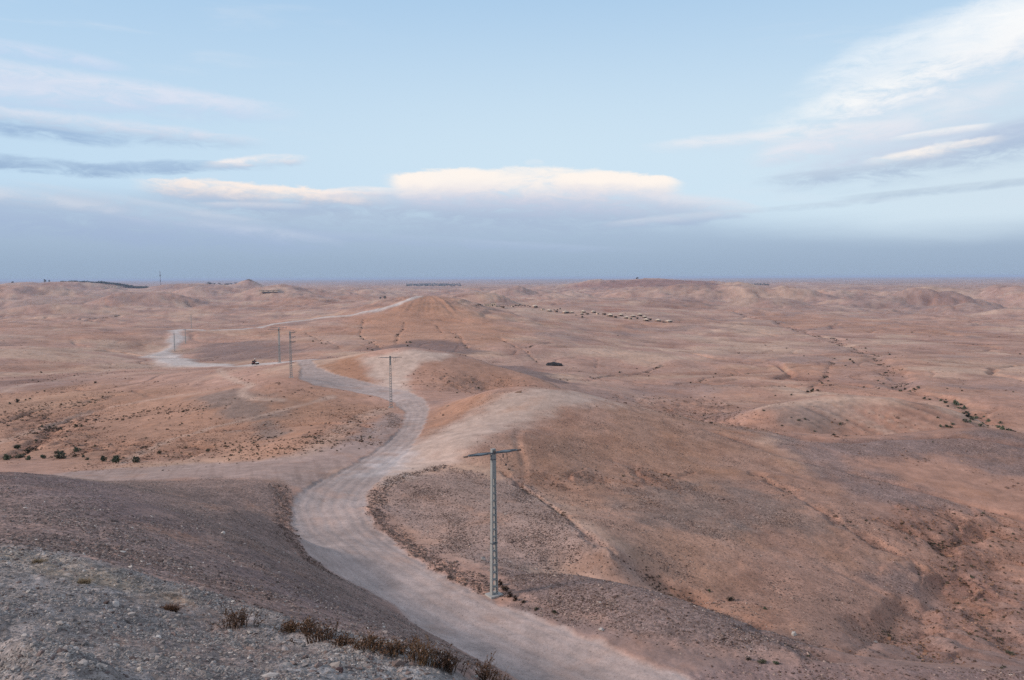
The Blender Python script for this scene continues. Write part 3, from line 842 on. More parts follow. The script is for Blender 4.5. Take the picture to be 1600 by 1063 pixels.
# pale worn middle of the junction
lay(region([(560,745),(600,715),(640,700),(650,715),(600,750)], 5, 4, 3, yr=(85, 130)), (.47, .42, .41), 0.6)
# vehicle tracks across the terrace
tw = fbm((GX + 0.35 * GY).ravel() / 0.9, (GY - 0.35 * GX).ravel() / 30, 95, 2)
lay(m_track * sst(tw, 0.1, 0.4), (.235, .172, .152), 0.45)
# far wood and fields at the foot of the sky
far = fade(4500, 7000).ravel()
lay(far * sst(fbm(GX / 1800, GY / 700, 97, 3).ravel(), 0.05, 0.35), (.16, .15, .14), 0.5)

gravel = np.clip(np.maximum.reduce([m_shelf, m_slope, m_slopeb * 0.8, m_hgrey * 0.5, m_mound * 0.9, m_patch * 0.6, m_rgrey * 0.6, m_edge, 0.35 * m_h1, 0.5 * m_bad, 0.5 * m_pink, 0.4 * m_lgrey, 0.2 * m_lhill]) * (1 - 0.75 * np.maximum.reduce([m_road, 1.3 * m_spur, 1.3 * m_dome, 0.6 * m_track]).clip(0, 1.33)), 0, 1)
_l = C.mean(1, keepdims=True)
_k = (1.17 - 0.17 * np.clip(np.maximum.reduce([m_road, m_road2, m_shelf]), 0, 1))[:, None]
C[:] = np.clip(_l + (C - _l) * _k, .02, .9) * (1.0 + 0.0 * m_shelf[:, None]) * np.array([1.0, .995, 1.015], np.float32)


# ------------------------------------------------------------------ materials
def mat_ground():
    mt = bpy.data.materials.new('ground_soil')
    mt.use_nodes = True
    nt = mt.node_tree
    nt.nodes.clear()
    g = G(nt)
    ca = g.n('ShaderNodeAttribute', attribute_name='soil').outputs['Color']
    gr = g.n('ShaderNodeAttribute', attribute_name='gravel').outputs['Fac']
    P = g.n('ShaderNodeNewGeometry').outputs['Position']
    n0 = g.noise(P, 0.045, 5, 0.6)
    n1 = g.noise(P, 0.45, 6, 0.65)
    n2 = g.noise(P, 3.2, 5, 0.7)
    n3 = g.noise(P, 11.0, 3, 0.7)
    v = g.n('ShaderNodeTexVoronoi', feature='F1')
    nt.links.new(P, v.inputs['Vector']); v.inputs['Scale'].default_value = 3.4
    v.inputs['Randomness'].default_value = 1.0
    vs_ = g.n('ShaderNodeSeparateColor'); nt.links.new(v.outputs['Color'], vs_.inputs[0])
    k0 = g.m('MULTIPLY_ADD', g.m('SUBTRACT', n0, 0.5), 0.9, 1.0)
    k1 = g.m('MULTIPLY_ADD', g.m('SUBTRACT', n1, 0.5), 1.15, 1.0)
    a2 = g.m('MULTIPLY_ADD', gr, 1.5, 0.9)
    k2 = g.m('MULTIPLY_ADD', g.m('SUBTRACT', n2, 0.5), a2, 1.0)
    a3 = g.m('MULTIPLY_ADD', gr, 1.5, 0.6)
    k3 = g.m('MULTIPLY_ADD', g.m('SUBTRACT', n3, 0.5), a3, 1.0)
    kv = g.m('MULTIPLY_ADD', g.m('SUBTRACT', vs_.outputs[0], 0.5), g.m('MULTIPLY', gr, 0.5), 1.0)
    k = g.m('MULTIPLY', g.m('MULTIPLY', g.m('MULTIPLY', k0, k1), g.m('MULTIPLY', k2, k3)), kv)
    kc = g.n('ShaderNodeCombineColor')
    for i in range(3): nt.links.new(k, kc.inputs[i])
    c = g.mix(1.0, ca, kc.outputs[0], 'MULTIPLY')
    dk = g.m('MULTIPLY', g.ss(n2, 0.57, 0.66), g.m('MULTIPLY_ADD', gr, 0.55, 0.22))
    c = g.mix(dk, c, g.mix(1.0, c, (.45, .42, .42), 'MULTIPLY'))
    # scattered paler stones
    pale = g.m('MULTIPLY', g.ss(vs_.outputs[1], 0.90, 0.97), g.m('MULTIPLY', gr, g.ss(v.outputs['Distance'], 0.34, 0.20)))
    c = g.mix(g.m('MULTIPLY', pale, 0.5), c, (.42, .37, .35))
    hn = g.noise(P, 0.16, 4, 0.6)
    c = g.mix(g.m('MULTIPLY', g.ss(hn, 0.52, 0.72), 0.22), c, (.42, .20, .11))
    b = g.n('ShaderNodeBump')
    hgt = g.m('ADD', g.m('MULTIPLY', n1, 0.12), g.m('MULTIPLY', n2, g.m('MULTIPLY_ADD', gr, 0.09, 0.03)))
    hgt = g.m('ADD', hgt, g.m('MULTIPLY', g.m('SUBTRACT', 1.0, v.outputs['Distance']), g.m('MULTIPLY', gr, 0.06)))
    hgt = g.m('ADD', hgt, g.m('MULTIPLY', n3, g.m('MULTIPLY_ADD', gr, 0.03, 0.006)))
    nt.links.new(hgt, b.inputs['Height'])
    b.inputs['Strength'].default_value = 0.8
    b.inputs['Distance'].default_value = 1.0
    bs = g.n('ShaderNodeBsdfPrincipled')
    nt.links.new(c, bs.inputs['Base Color'])
    bs.inputs['Roughness'].default_value = 0.95
    bs.inputs['Specular IOR Level'].default_value = 0.12
    nt.links.new(b.outputs[0], bs.inputs['Normal'])
    o = g.n('ShaderNodeOutputMaterial')
    nt.links.new(bs.outputs[0], o.inputs['Surface'])
    return mt


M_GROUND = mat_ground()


def build_ground():
    P = np.stack([GX, GY, Z + CAMZ], -1).reshape(-1, 3).astype(np.float32)
    # vertex normals from the grid, so that the sheets join without a seam
    T1 = np.empty((NT_, NR_, 3)); G3 = P.reshape(NT_, NR_, 3).astype(np.float64)
    du = np.gradient(G3, axis=0); dv = np.gradient(G3, axis=1)
    nn = np.cross(dv, du); nn /= np.maximum(np.linalg.norm(nn, axis=-1, keepdims=True), 1e-12)
    nn = np.where(nn[..., 2:3] < 0, -nn, nn).reshape(-1, 3)
    i, j = np.meshgrid(np.arange(NT_ - 1), np.arange(NR_ - 1), indexing='ij')
    a = (i * NR_ + j).ravel(); q = np.stack([a, a + NR_, a + NR_ + 1, a + 1], 1)
    rf = m_road[q].mean(1); r2 = m_road2[q].mean(1); tf = m_track[q].mean(1)
    rr = R_.ravel()[q].mean(1)
    cls = np.zeros(len(q), int)
    cls[rr > 680] = 3
    cls[(np.maximum(rf, r2) > 0.5)] = 1
    cls[(tf > 0.55) & (cls == 0)] = 2
    for k, name in ((0, 'ground'), (1, 'dirt_road'), (2, 'dirt_track'), (3, 'hills')):
        f = q[cls == k]
        u, inv = np.unique(f.ravel(), return_inverse=True)
        me = bpy.data.meshes.new(name)
        me.vertices.add(len(u)); me.vertices.foreach_set('co', P[u].ravel())
        me.loops.add(len(inv)); me.loops.foreach_set('vertex_index', inv.astype(np.int32))
        me.polygons.add(len(f))
        me.polygons.foreach_set('loop_start', (np.arange(len(f)) * 4).astype(np.int32))
        me.update(calc_edges=True)
        me.polygons.foreach_set('use_smooth', np.ones(len(f), bool))
        me.normals_split_custom_set_from_vertices(nn[u].astype(np.float32))
        at = me.attributes.new('soil', 'FLOAT_COLOR', 'POINT')
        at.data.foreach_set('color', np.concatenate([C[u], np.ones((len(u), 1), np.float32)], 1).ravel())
        at = me.attributes.new('gravel', 'FLOAT', 'POINT')
        at.data.foreach_set('value', gravel[u].astype(np.float32))
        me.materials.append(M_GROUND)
        o = bpy.data.objects.new(name, me)
        o['kind'] = 'structure'
        col.objects.link(o)


build_ground()


# ------------------------------------------------------------------ air
def build_haze():
    zlo, zhi = float(Z.min()) + CAMZ - 1.0, CAMZ + 9.0
    bm = bmesh.new()
    bmesh.ops.create_cube(bm, size=1.0)
    bmesh.ops.scale(bm, vec=(66000, 66000, zhi - zlo), verts=bm.verts)
    bmesh.ops.translate(bm, vec=(0, 0, (zhi + zlo) / 2), verts=bm.verts)
    me = bpy.data.meshes.new('haze'); bm.to_mesh(me); bm.free()
    mt = bpy.data.materials.new('haze_air'); mt.use_nodes = True
    nt = mt.node_tree; nt.nodes.clear()
    v = nt.nodes.new('ShaderNodeVolumePrincipled')
    v.inputs['Color'].default_value = (0.57, 0.71, 0.98, 1)
    v.inputs['Density'].default_value = HAZE
    v.inputs['Anisotropy'].default_value = 0.0
    o = nt.nodes.new('ShaderNodeOutputMaterial'); nt.links.new(v.outputs[0], o.inputs['Volume'])
    me.materials.append(mt)
    ob = bpy.data.objects.new('haze', me); ob['kind'] = 'stuff'; col.objects.link(ob)


HAZE = 7.5e-5
build_haze()

# ------------------------------------------------------------------ helpers for things
def simple_mat(name, c, rough=0.8, var=0.25, scale=3.0, metal=0.0, spec=0.3, c2=None, tint=False, bump=0.0):
    mt = bpy.data.materials.new(name)
    mt.use_nodes = True
    nt = mt.node_tree
    nt.nodes.clear()
    g = G(nt)
    tc = g.n('ShaderNodeTexCoord').outputs['Object']
    n = g.noise(tc, scale, 5, 0.65)
    n2 = g.noise(tc, scale * 7, 3, 0.6)
    k = g.m('MULTIPLY', g.m('MULTIPLY_ADD', g.m('SUBTRACT', n, 0.5), 2 * var, 1.0), g.m('MULTIPLY_ADD', g.m('SUBTRACT', n2, 0.5), var, 1.0))
    cc = (*c, 1)
    if c2 is not None:
        cc = g.mix(g.ss(n, 0.42, 0.62), c, c2)
    if tint:
        at = g.n('ShaderNodeAttribute', attribute_name='tint', attribute_type='INSTANCER')
        cc = g.mix(1.0, cc, at.outputs['Color'], 'MULTIPLY')
    kc = g.n('ShaderNodeCombineColor')
    for i in range(3): nt.links.new(k, kc.inputs[i])
    cc = g.mix(1.0, cc, kc.outputs[0], 'MULTIPLY')
    bs = g.n('ShaderNodeBsdfPrincipled')
    nt.links.new(cc, bs.inputs['Base Color'])
    bs.inputs['Roughness'].default_value = rough
    bs.inputs['Metallic'].default_value = metal
    bs.inputs['Specular IOR Level'].default_value = spec
    if bump:
        b = g.n('ShaderNodeBump'); b.inputs['Strength'].default_value = 0.6; b.inputs['Distance'].default_value = bump
        nt.links.new(n2, b.inputs['Height']); nt.links.new(b.outputs[0], bs.inputs['Normal'])
    o = g.n('ShaderNodeOutputMaterial')
    nt.links.new(bs.outputs[0], o.inputs['Surface'])
    return mt


M = {}
M['concrete'] = simple_mat('weathered_concrete', (.285, .30, .305), 0.9, 0.22, 2.5, c2=(.235, .25, .255), bump=.01)
M['slab'] = simple_mat('pale_concrete', (.34, .335, .33), 0.9, 0.2, 2.0, bump=.02)
M['steel'] = simple_mat('galvanised_steel', (.135, .155, .175), 0.55, 0.25, 4.0, metal=0.35, c2=(.11, .125, .145))
M['glass'] = simple_mat('insulator_glaze', (.035, .028, .026), 0.25, 0.2, 6.0, spec=0.5)
M['wire'] = simple_mat('dark_wire', (.05, .05, .055), 0.6, 0.2, 4.0)
M['leaf'] = simple_mat('shrub_leaf', (.075, .075, .050), 0.85, 0.45, 3.0, c2=(.105, .085, .062))
M['leafg'] = simple_mat('green_shrub_leaf', (.064, .084, .050), 0.85, 0.45, 3.0, c2=(.092, .092, .064))
M['dry'] = simple_mat('dry_twig', (.110, .066, .040), 0.9, 0.4, 8.0, c2=(.150, .095, .055))
M['drydark'] = simple_mat('dark_dry_twig', (.060, .036, .026), 0.9, 0.4, 8.0, c2=(.09, .055, .036))
M['seed'] = simple_mat('dry_seed_head', (.125, .066, .038), 0.9, 0.4, 8.0, c2=(.08, .042, .028))
M['straw'] = simple_mat('straw_grass', (.225, .172, .115), 0.9, 0.3, 6.0)
M['wood'] = simple_mat('stem_bark', (.085, .062, .048), 0.9, 0.3, 6.0)
M['canvas'] = simple_mat('cream_canvas', (.52, .43, .35), 0.9, 0.10, 1.0)
M['canvasb'] = simple_mat('sand_canvas', (.26, .17, .13), 0.9, 0.10, 1.0)
M['inside'] = simple_mat('tent_inside_shade', (.06, .035, .032), 0.9, 0.3, 2.0)  # dark tone painted for the shade inside the tents
M['black'] = simple_mat('black_goat_hair', (.022, .020, .023), 0.95, 0.4, 1.5)
M['plaster'] = simple_mat('pale_mud_plaster', (.55, .44, .35), 0.9, 0.12, 0.6)
M['mud'] = simple_mat('mud_brick', (.24, .165, .125), 0.95, 0.25, 0.4)
M['gap'] = simple_mat('window_shade', (.04, .035, .035), 0.6, 0.1, 1.0)
M['rubber'] = simple_mat('rubber', (.018, .017, .018), 0.8, 0.2, 6.0)
M['redpaint'] = simple_mat('red_plastic', (.20, .035, .030), 0.45, 0.15, 3.0)
M['whitepaint'] = simple_mat('white_plastic', (.78, .76, .74), 0.4, 0.08, 3.0)
M['cloth'] = simple_mat('dark_cloth', (.035, .028, .032), 0.95, 0.3, 5.0)
M['trouser'] = simple_mat('brown_cloth', (.06, .045, .042), 0.95, 0.3, 5.0)
M['skin'] = simple_mat('skin', (.26, .15, .10), 0.6, 0.08, 8.0)
M['mast'] = simple_mat('mast_paint', (.16, .10, .11), 0.6, 0.1, 0.2)
M['rockg'] = simple_mat('grey_stone', (.26, .235, .225), 0.92, 0.4, 6.0, c2=(.20, .175, .17), bump=.02)
M['rockp'] = simple_mat('pale_stone', (.45, .41, .385), 0.92, 0.3, 6.0, bump=.02)
M['rockd'] = simple_mat('plum_stone', (.085, .055, .058), 0.9, 0.3, 6.0, bump=.02)
M['stone_i'] = simple_mat('loose_stone', (1.0, 1.0, 1.0), 0.95, 0.30, 2.2, spec=0.12, tint=True)
M['tuft_i'] = simple_mat('scrub_leaf', (1.0, 1.0, 1.0), 0.95, 0.4, 2.0, spec=0.1, tint=True)


class MB:
    def __init__(s):
        s.v, s.f = [], []

    def box(s, c, size, rot=None):
        i = len(s.v)
        for dx in (-.5, .5):
            for dy in (-.5, .5):
                for dz in (-.5, .5):
                    p = Vector((dx * size[0], dy * size[1], dz * size[2]))
                    if rot is not None: p = rot @ p
                    s.v.append((p.x + c[0], p.y + c[1], p.z + c[2]))
        for q in ((0, 1, 3, 2), (4, 6, 7, 5), (0, 4, 5, 1), (2, 3, 7, 6), (0, 2, 6, 4), (1, 5, 7, 3)):
            s.f.append(tuple(i + k for k in q))
        return s

    def prism(s, lo, hi):
        """solid between two quads (each four points, same winding)"""
        i = len(s.v)
        s.v += [tuple(p) for p in lo] + [tuple(p) for p in hi]
        n = len(lo)
        s.f.append(tuple(i + k for k in range(n))[::-1])
        s.f.append(tuple(i + n + k for k in range(n)))
        for k in range(n):
            l = (k + 1) % n
            s.f.append((i + k, i + l, i + n + l, i + n + k))
        return s

    def tube(s, pts, r, n=6, cap=True):
        """r a number or a list, one per point"""
        i0 = len(s.v)
        pts = [Vector(p) for p in pts]
        rr = r if isinstance(r, (list, tuple)) else [r] * len(pts)
        for k, p in enumerate(pts):
            d = (pts[min(k + 1, len(pts) - 1)] - pts[max(k - 1, 0)])
            d = d.normalized() if d.length > 1e-9 else Vector((0, 0, 1))
            a = d.orthogonal().normalized(); b = d.cross(a)
            for j in range(n):
                t = 2 * math.pi * j / n
                q = p + (a * math.cos(t) + b * math.sin(t)) * rr[k]
                s.v.append(tuple(q))
        for k in range(len(pts) - 1):
            for j in range(n):
                l = (j + 1) % n
                s.f.append((i0 + k * n + j, i0 + k * n + l, i0 + (k + 1) * n + l, i0 + (k + 1) * n + j))
        if cap:
            s.f.append(tuple(i0 + j for j in range(n))[::-1])
            s.f.append(tuple(i0 + (len(pts) - 1) * n + j for j in range(n)))
        return s

    def lathe(s, prof, c=(0, 0, 0), n=12, rot=None):
        i0 = len(s.v)
        for r, z in prof:
            for j in range(n):
                t = 2 * math.pi * j / n
                p = Vector((r * math.cos(t), r * math.sin(t), z))
                if rot is not None: p = rot @ p
                s.v.append((p.x + c[0], p.y + c[1], p.z + c[2]))
        for k in range(len(prof) - 1):
            for j in range(n):
                l = (j + 1) % n
                s.f.append((i0 + k * n + j, i0 + k * n + l, i0 + (k + 1) * n + l, i0 + (k + 1) * n + j))
        s.f.append(tuple(i0 + j for j in range(n))[::-1])
        s.f.append(tuple(i0 + (len(prof) - 1) * n + j for j in range(n)))
        return s

    def mesh(s, name, mat, smooth=False):
        me = bpy.data.meshes.new(name)
        me.from_pydata(s.v, [], s.f)
        me.update()
        bm = bmesh.new(); bm.from_mesh(me)
        bmesh.ops.recalc_face_normals(bm, faces=bm.faces)
        bm.to_mesh(me); bm.free()
        if smooth:
            me.polygons.foreach_set('use_smooth', [True] * len(me.polygons))
        me.materials.append(mat)
        return me


def link(name, me, parent=None, loc=None, label=None):
    o = bpy.data.objects.new(name, me)
    col.objects.link(o)
    if parent is not None: o.parent = parent
    if loc is not None: o.location = loc
    if label: o['label'] = label
    return o


def tag(o, label, cat, group=None):
    o['label'] = label; o['category'] = cat
    if group: o['group'] = group
    return o


def thing(name, loc, label, cat, group=None, rz=0.0, sc_=1.0):
    o = bpy.data.objects.new(name, None)
    o.empty_display_size = 0.2
    col.objects.link(o)
    o.location = loc; o.rotation_euler = (0, 0, rz); o.scale = (sc_,) * 3
    return tag(o, label, cat, group)


def copy_tree(o, parent=None):
    c = o.copy(); col.objects.link(c)
    if parent is not None: c.parent = parent
    for ch in list(o.children):
        copy_tree(ch, c)
    return c


def gz(x, y):
    return float(samp(Z, np.array([x]), np.array([y]))[0]) + CAMZ


def on_ground(px, py, ymin=0, ymax=1e9, sink=0.0):
    x, y, z = hit(px, py, ymin, ymax)
    return (float(x), float(y), z + CAMZ - sink)


def gradient(x, y, d=1.0):
    return Vector((-(gz(x + d, y) - gz(x - d, y)) / (2 * d), -(gz(x, y + d) - gz(x, y - d)) / (2 * d), 1)).normalized()


# ------------------------------------------------------------------ power poles: concrete ladder poles
def pole(px, py, top_py, yr, label, rz, arm, Larm=4.2, Y=None, open_to=0.76, slab=True, twist=0.0):
    loc = on_ground(px, py, *yr)
    H = (py - top_py) / F * loc[1] * 1.035
    t = thing('power_pole', loc, label, 'power pole', 'power poles along the road', rz)
    b0, b1, d0, d1 = 0.60, 0.34, 0.32, 0.24            # width and depth, foot and top
    W = lambda z: b0 + (b1 - b0) * z / H
    D = lambda z: d0 + (d1 - d0) * z / H
    fl = 0.125
    for sgn in (-1, 1):                                 # the two uprights
        mb = MB()
        def ringp(z):
            xo = sgn * W(z) / 2; xi = sgn * (W(z) / 2 - fl * (0.75 + 0.25 * (1 - z / H)))
            y_ = D(z) / 2; c_ = 0.025
            return [(xo, -y_ + c_, z), (xo - sgn * c_, -y_, z), (xi, -y_, z), (xi, y_, z), (xo - sgn * c_, y_, z), (xo, y_ - c_, z)]
        mb.prism(ringp(-0.5), ringp(H * open_to))
        link('upright', mb.mesh('upright', M['concrete']), t)
    z = 0.12
    step = 0.56
    rung = None
    zt = H * open_to
    while z < zt - 0.2:
        w_ = W(z) - 2 * fl * (0.75 + 0.25 * (1 - z / H)) + 0.01
        mb = MB().box((0, 0, 0), (w_, D(z) * 0.92, 0.085))
        link('rung', mb.mesh('rung', M['concrete']), t, (0, 0, z))
        z += step
    mb = MB()                                           # the solid head of the pole
    za, zb = zt, H
    q = lambda z_: [(-W(z_) / 2, -D(z_) / 2, z_), (W(z_) / 2, -D(z_) / 2, z_), (W(z_) / 2, D(z_) / 2, z_), (-W(z_) / 2, D(z_) / 2, z_)]
    mb.prism(q(za), q(zb))
    link('pole_head', mb.mesh('pole_head', M['concrete']), t)
    # collar bands
    for zc in (H * 0.36, H * 0.93):
        mb = MB().box((0, 0, 0), (W(zc) + 0.03, D(zc) + 0.03, 0.07))
        link('steel_band', mb.mesh('steel_band', M['steel']), t, (0, 0, zc))
    if slab:
        mb = MB()
        s_ = 0.62
        mb.prism([(-s_, -s_ * .75, -0.6), (s_, -s_ * .75, -0.6), (s_, s_ * .75, -0.6), (-s_, s_ * .75, -0.6)],
                 [(-s_ * .92, -s_ * .68, 0.10), (s_ * .9, -s_ * .7, 0.06), (s_ * .92, s_ * .66, 0.09), (-s_ * .9, s_ * .7, 0.13)])
        link('footing', mb.mesh('footing', M['slab']), t)

    for c_ in list(t.children):
        c_.rotation_euler = (0, 0, twist)

    def tarm(zc, L, yoff=0.0, xoff=0.0):
        a = link('crossarm', MB().box((0, 0, 0), (0.34, D(zc) + 0.10, 0.09)).mesh('clamp_plate', M['steel']), t, (xoff, yoff, zc))
        for sg in (-1, 1):                              # two lozenge shaped lattice wings lying flat
            h = L / 2
            mb = MB()
            for sd in (-1, 1):
                p0, p1, p2 = (sg * 0.12, sd * 0.10, 0), (sg * h * 0.55, sd * 0.27, 0.02), (sg * h, sd * 0.05, 0.0)
                for u, v in ((p0, p1), (p1, p2)):
                    d = Vector(v) - Vector(u); ang = math.atan2(d.y, d.x)
                    c_ = (Vector(u) + Vector(v)) / 2
                    mb.box(c_, (d.length + .02, 0.10, 0.09), Matrix.Rotation(ang, 3, 'Z'))
            link('arm_chord', mb.mesh('arm_chord', M['steel']), a)
            n = 7
            br = MB()
            for k in range(n):
                f0, f1 = 0.16 + 0.82 * k / n, 0.16 + 0.82 * (k + 1) / n
                wd = lambda f: 0.10 + (0.27 - 0.10) * min(f / .55, 1) - max(0, f - .55) / .45 * 0.22
                s1 = 1 if k % 2 else -1
                u, v = Vector((sg * h * f0, s1 * wd(f0), 0.01)), Vector((sg * h * f1, -s1 * wd(f1), 0.01))
                d = v - u
                br.box((u + v) / 2, (d.length, 0.06, 0.05), Matrix.Rotation(math.atan2(d.y, d.x), 3, 'Z'))
            link('arm_lacing', br.mesh('arm_lacing', M['steel']), a)
            pl = MB().box((sg * h * 0.60, 0, 0.03), (h * 0.72, 0.46, 0.05))
            link('arm_plate', pl.mesh('arm_plate', M['steel']), a)
            # insulator string at the end of the wing
            ins = MB(); rot = Matrix.Rotation(math.pi / 2, 3, 'Y')
            prof = []
            for k in range(4):
                prof += [(0.03, k * 0.10), (0.085, k * 0.10 + .03), (0.03, k * 0.10 + .06)]
            ins.lathe(prof, (sg * (h + 0.02) - (0 if sg > 0 else 0.40), 0, -0.03), 8, rot)
            link('insulator', ins.mesh('insulator', M['glass'], True), a)
        return a
    if arm == 'T':
        a = tarm(H - 0.32, Larm)
        ins = MB()
        prof = []
        for k in range(3):
            prof += [(0.03, k * 0.10), (0.085, k * 0.10 + .03), (0.03, k * 0.10 + .06)]
        ins.lathe(prof, (0.02, -D(H) / 2 - 0.10, -0.02), 8)
        link('insulator', ins.mesh('insulator', M['glass'], True), a)
        ins = MB().lathe(prof, (0.75, -0.20, -0.40), 8)
        link('insulator', ins.mesh('insulator', M['glass'], True), a)
        jw = MB().tube([(0.20, -0.18, -0.15), (0.55, -0.2, -0.42), (0.98, -0.22, -0.95), (1.12, -0.22, -0.55), (1.05, -0.2, -0.08)], 0.017, 5)
        jw.tube([(1.05, -0.2, -0.08), (1.3, -0.2, -0.45), (1.42, -0.2, -0.2)], 0.014, 5)
        link('jumper_wire', jw.mesh('jumper_wire', M['wire'], True), a)
        jk = MB().lathe([(0.03, 0), (0.075, .04), (0.075, .10), (0.03, .14)], (0.98, -0.22, -1.05), 8)
        link('arrester', jk.mesh('arrester', M['glass'], True), a)
    elif arm == 'double':
        tarm(H - 0.15, Larm, 0.35)
        tarm(H - 0.75, Larm * 0.85, -0.35, -1.3)
    elif arm == 'flag':
        for zc in (H - 0.25, H - 1.35, H - 2.55):
            a = link('bracket_arm', MB().box((0.62, 0, 0), (1.35, 0.12, 0.14)).mesh('bracket_arm', M['steel']), t, (0, 0, zc))
            br = MB().tube([(0.15, 0, -0.42), (0.95, 0, -0.04)], 0.03, 5)
            link('stay', br.mesh('stay', M['steel']), a)
            prof = []
            for k in range(3):
                prof += [(0.03, k * 0.10), (0.10, k * 0.10 + .03), (0.03, k * 0.10 + .06)]
            link('insulator', MB().lathe(prof, (0.02, 0, 0.02), 8).mesh('insulator', M['glass'], True), a)
            link('insulator', MB().lathe(prof, (1.2, 0, 0.02), 8).mesh('insulator', M['glass'], True), a)
    return t


def build_poles():
    pole(772, 930, 699, (50, 62), 'tallest nearest grey concrete ladder pole with steel T crossarm at the road bend', rad(29), 'T', 4.1, open_to=0.80, twist=rad(9))
    pole(611, 637, 558, (140, 190), 'concrete pole with T crossarm on the inside of the upper road curve', rad(12), 'T', 4.3, open_to=0.82)
    pole(455, 590, 520, (170, 215), 'concrete pole with three short brackets on one side left of the road crest', rad(6), 'flag', open_to=0.85)
    pole(437, 567, 513, (225, 262), 'concrete pole with two offset crossarms just behind the bracket pole', rad(-14), 'double', 4.6, open_to=0.5)
    pole(273, 549, 522, (460, 530), 'small distant pole with wide T crossarm inside the far road loop', rad(4), 'T', 5.2, open_to=0.6)
    pole(290, 537, 515, (500, 620), 'faint thin pole right of the far road loop by a dark patch', rad(70), 'T', 3.0, open_to=0.6)
    pole(299, 512, 488, (560, 700), 'pale lone pole on the ridge beyond the far road loop', rad(60), 'T', 3.0, open_to=0.6)


build_poles()


# ------------------------------------------------------------------ plants
def bush_meshes(seed, nleaf=260, leaf=0.075, mat='leaf', flat=0.75):
    """a rounded uneven shrub one metre wide: leaf tufts in clumps, and stems"""
    r = random.Random(seed)
    mb = MB()
    clumps = []
    for k in range(11):
        a = r.uniform(0, 6.28); q = r.uniform(0, 0.34)
        clumps.append((Vector((q * math.cos(a), q * math.sin(a), r.uniform(0.12, 0.62) * flat * (1.15 - q))), r.uniform(0.13, 0.24)))
    for k in range(nleaf):
        c, cr = clumps[r.randrange(len(clumps))]
        d = Vector((r.gauss(0, 1), r.gauss(0, 1), r.gauss(0, 1))).normalized() * cr * r.uniform(0.45, 1.0)
        p = c + d
        if p.z < 0: p.z = abs(p.z) * 0.5
        a = Vector((r.gauss(0, 1), r.gauss(0, 1), r.gauss(0, 1))).normalized()
        b = a.orthogonal().normalized()
        s_ = leaf * r.uniform(0.6, 1.4)
        i = len(mb.v)
        mb.v += [tuple(p - a * s_), tuple(p + b * s_ * .6), tuple(p + a * s_), tuple(p - b * s_ * .6)]
        mb.f.append((i, i + 1, i + 2, i + 3))
    fo = mb.mesh('foliage', M[mat])
    sb = MB()
    for k in range(9):
        c, cr = clumps[k]
        sb.tube([(0, 0, -0.12), (c.x * .4, c.y * .4, c.z * .5), tuple(c)], [0.028, 0.018, 0.008], 5)
    st = sb.mesh('stems', M['wood'])
    return fo, st


BUSH = [bush_meshes(s, 300, 0.075, 'leafg' if s % 3 == 0 else 'leaf') for s in range(4)]
BUSHS = [bush_meshes(20 + s, 110, 0.12, 'leaf') for s in range(4)]
BUSHG = [bush_meshes(40 + s, 120, 0.12, 'leafg') for s in range(3)]


def bush(px, py, wpx, yr, label, group, k, detail=False, green=False, name='shrub', hz=1.0):
    x, y, z = on_ground(px, py, *yr)
    w = 0.86 * wpx * y / F
    r = random.Random(int(px * 31 + py * 17))
    src = (BUSH if detail else (BUSHG if green else BUSHS))
    fo, st = src[k % len(src)]
    if detail:
        t = thing(name, (x, y, z - 0.04 * w), label, 'shrub', group, r.uniform(0, 6.28))
        t.scale = (w, w * r.uniform(.9, 1.1), w * hz * r.uniform(.85, 1.1))
        link('foliage', fo, t); link('stems', st, t)
    else:
        t = link(name, fo, None, (x, y, z - 0.04 * w))
        t.rotation_euler = (0, 0, r.uniform(0, 6.28)); t.scale = (w, w * r.uniform(.9, 1.1), w * hz * r.uniform(.8, 1.1))
        tag(t, label, 'shrub', group)
    return t


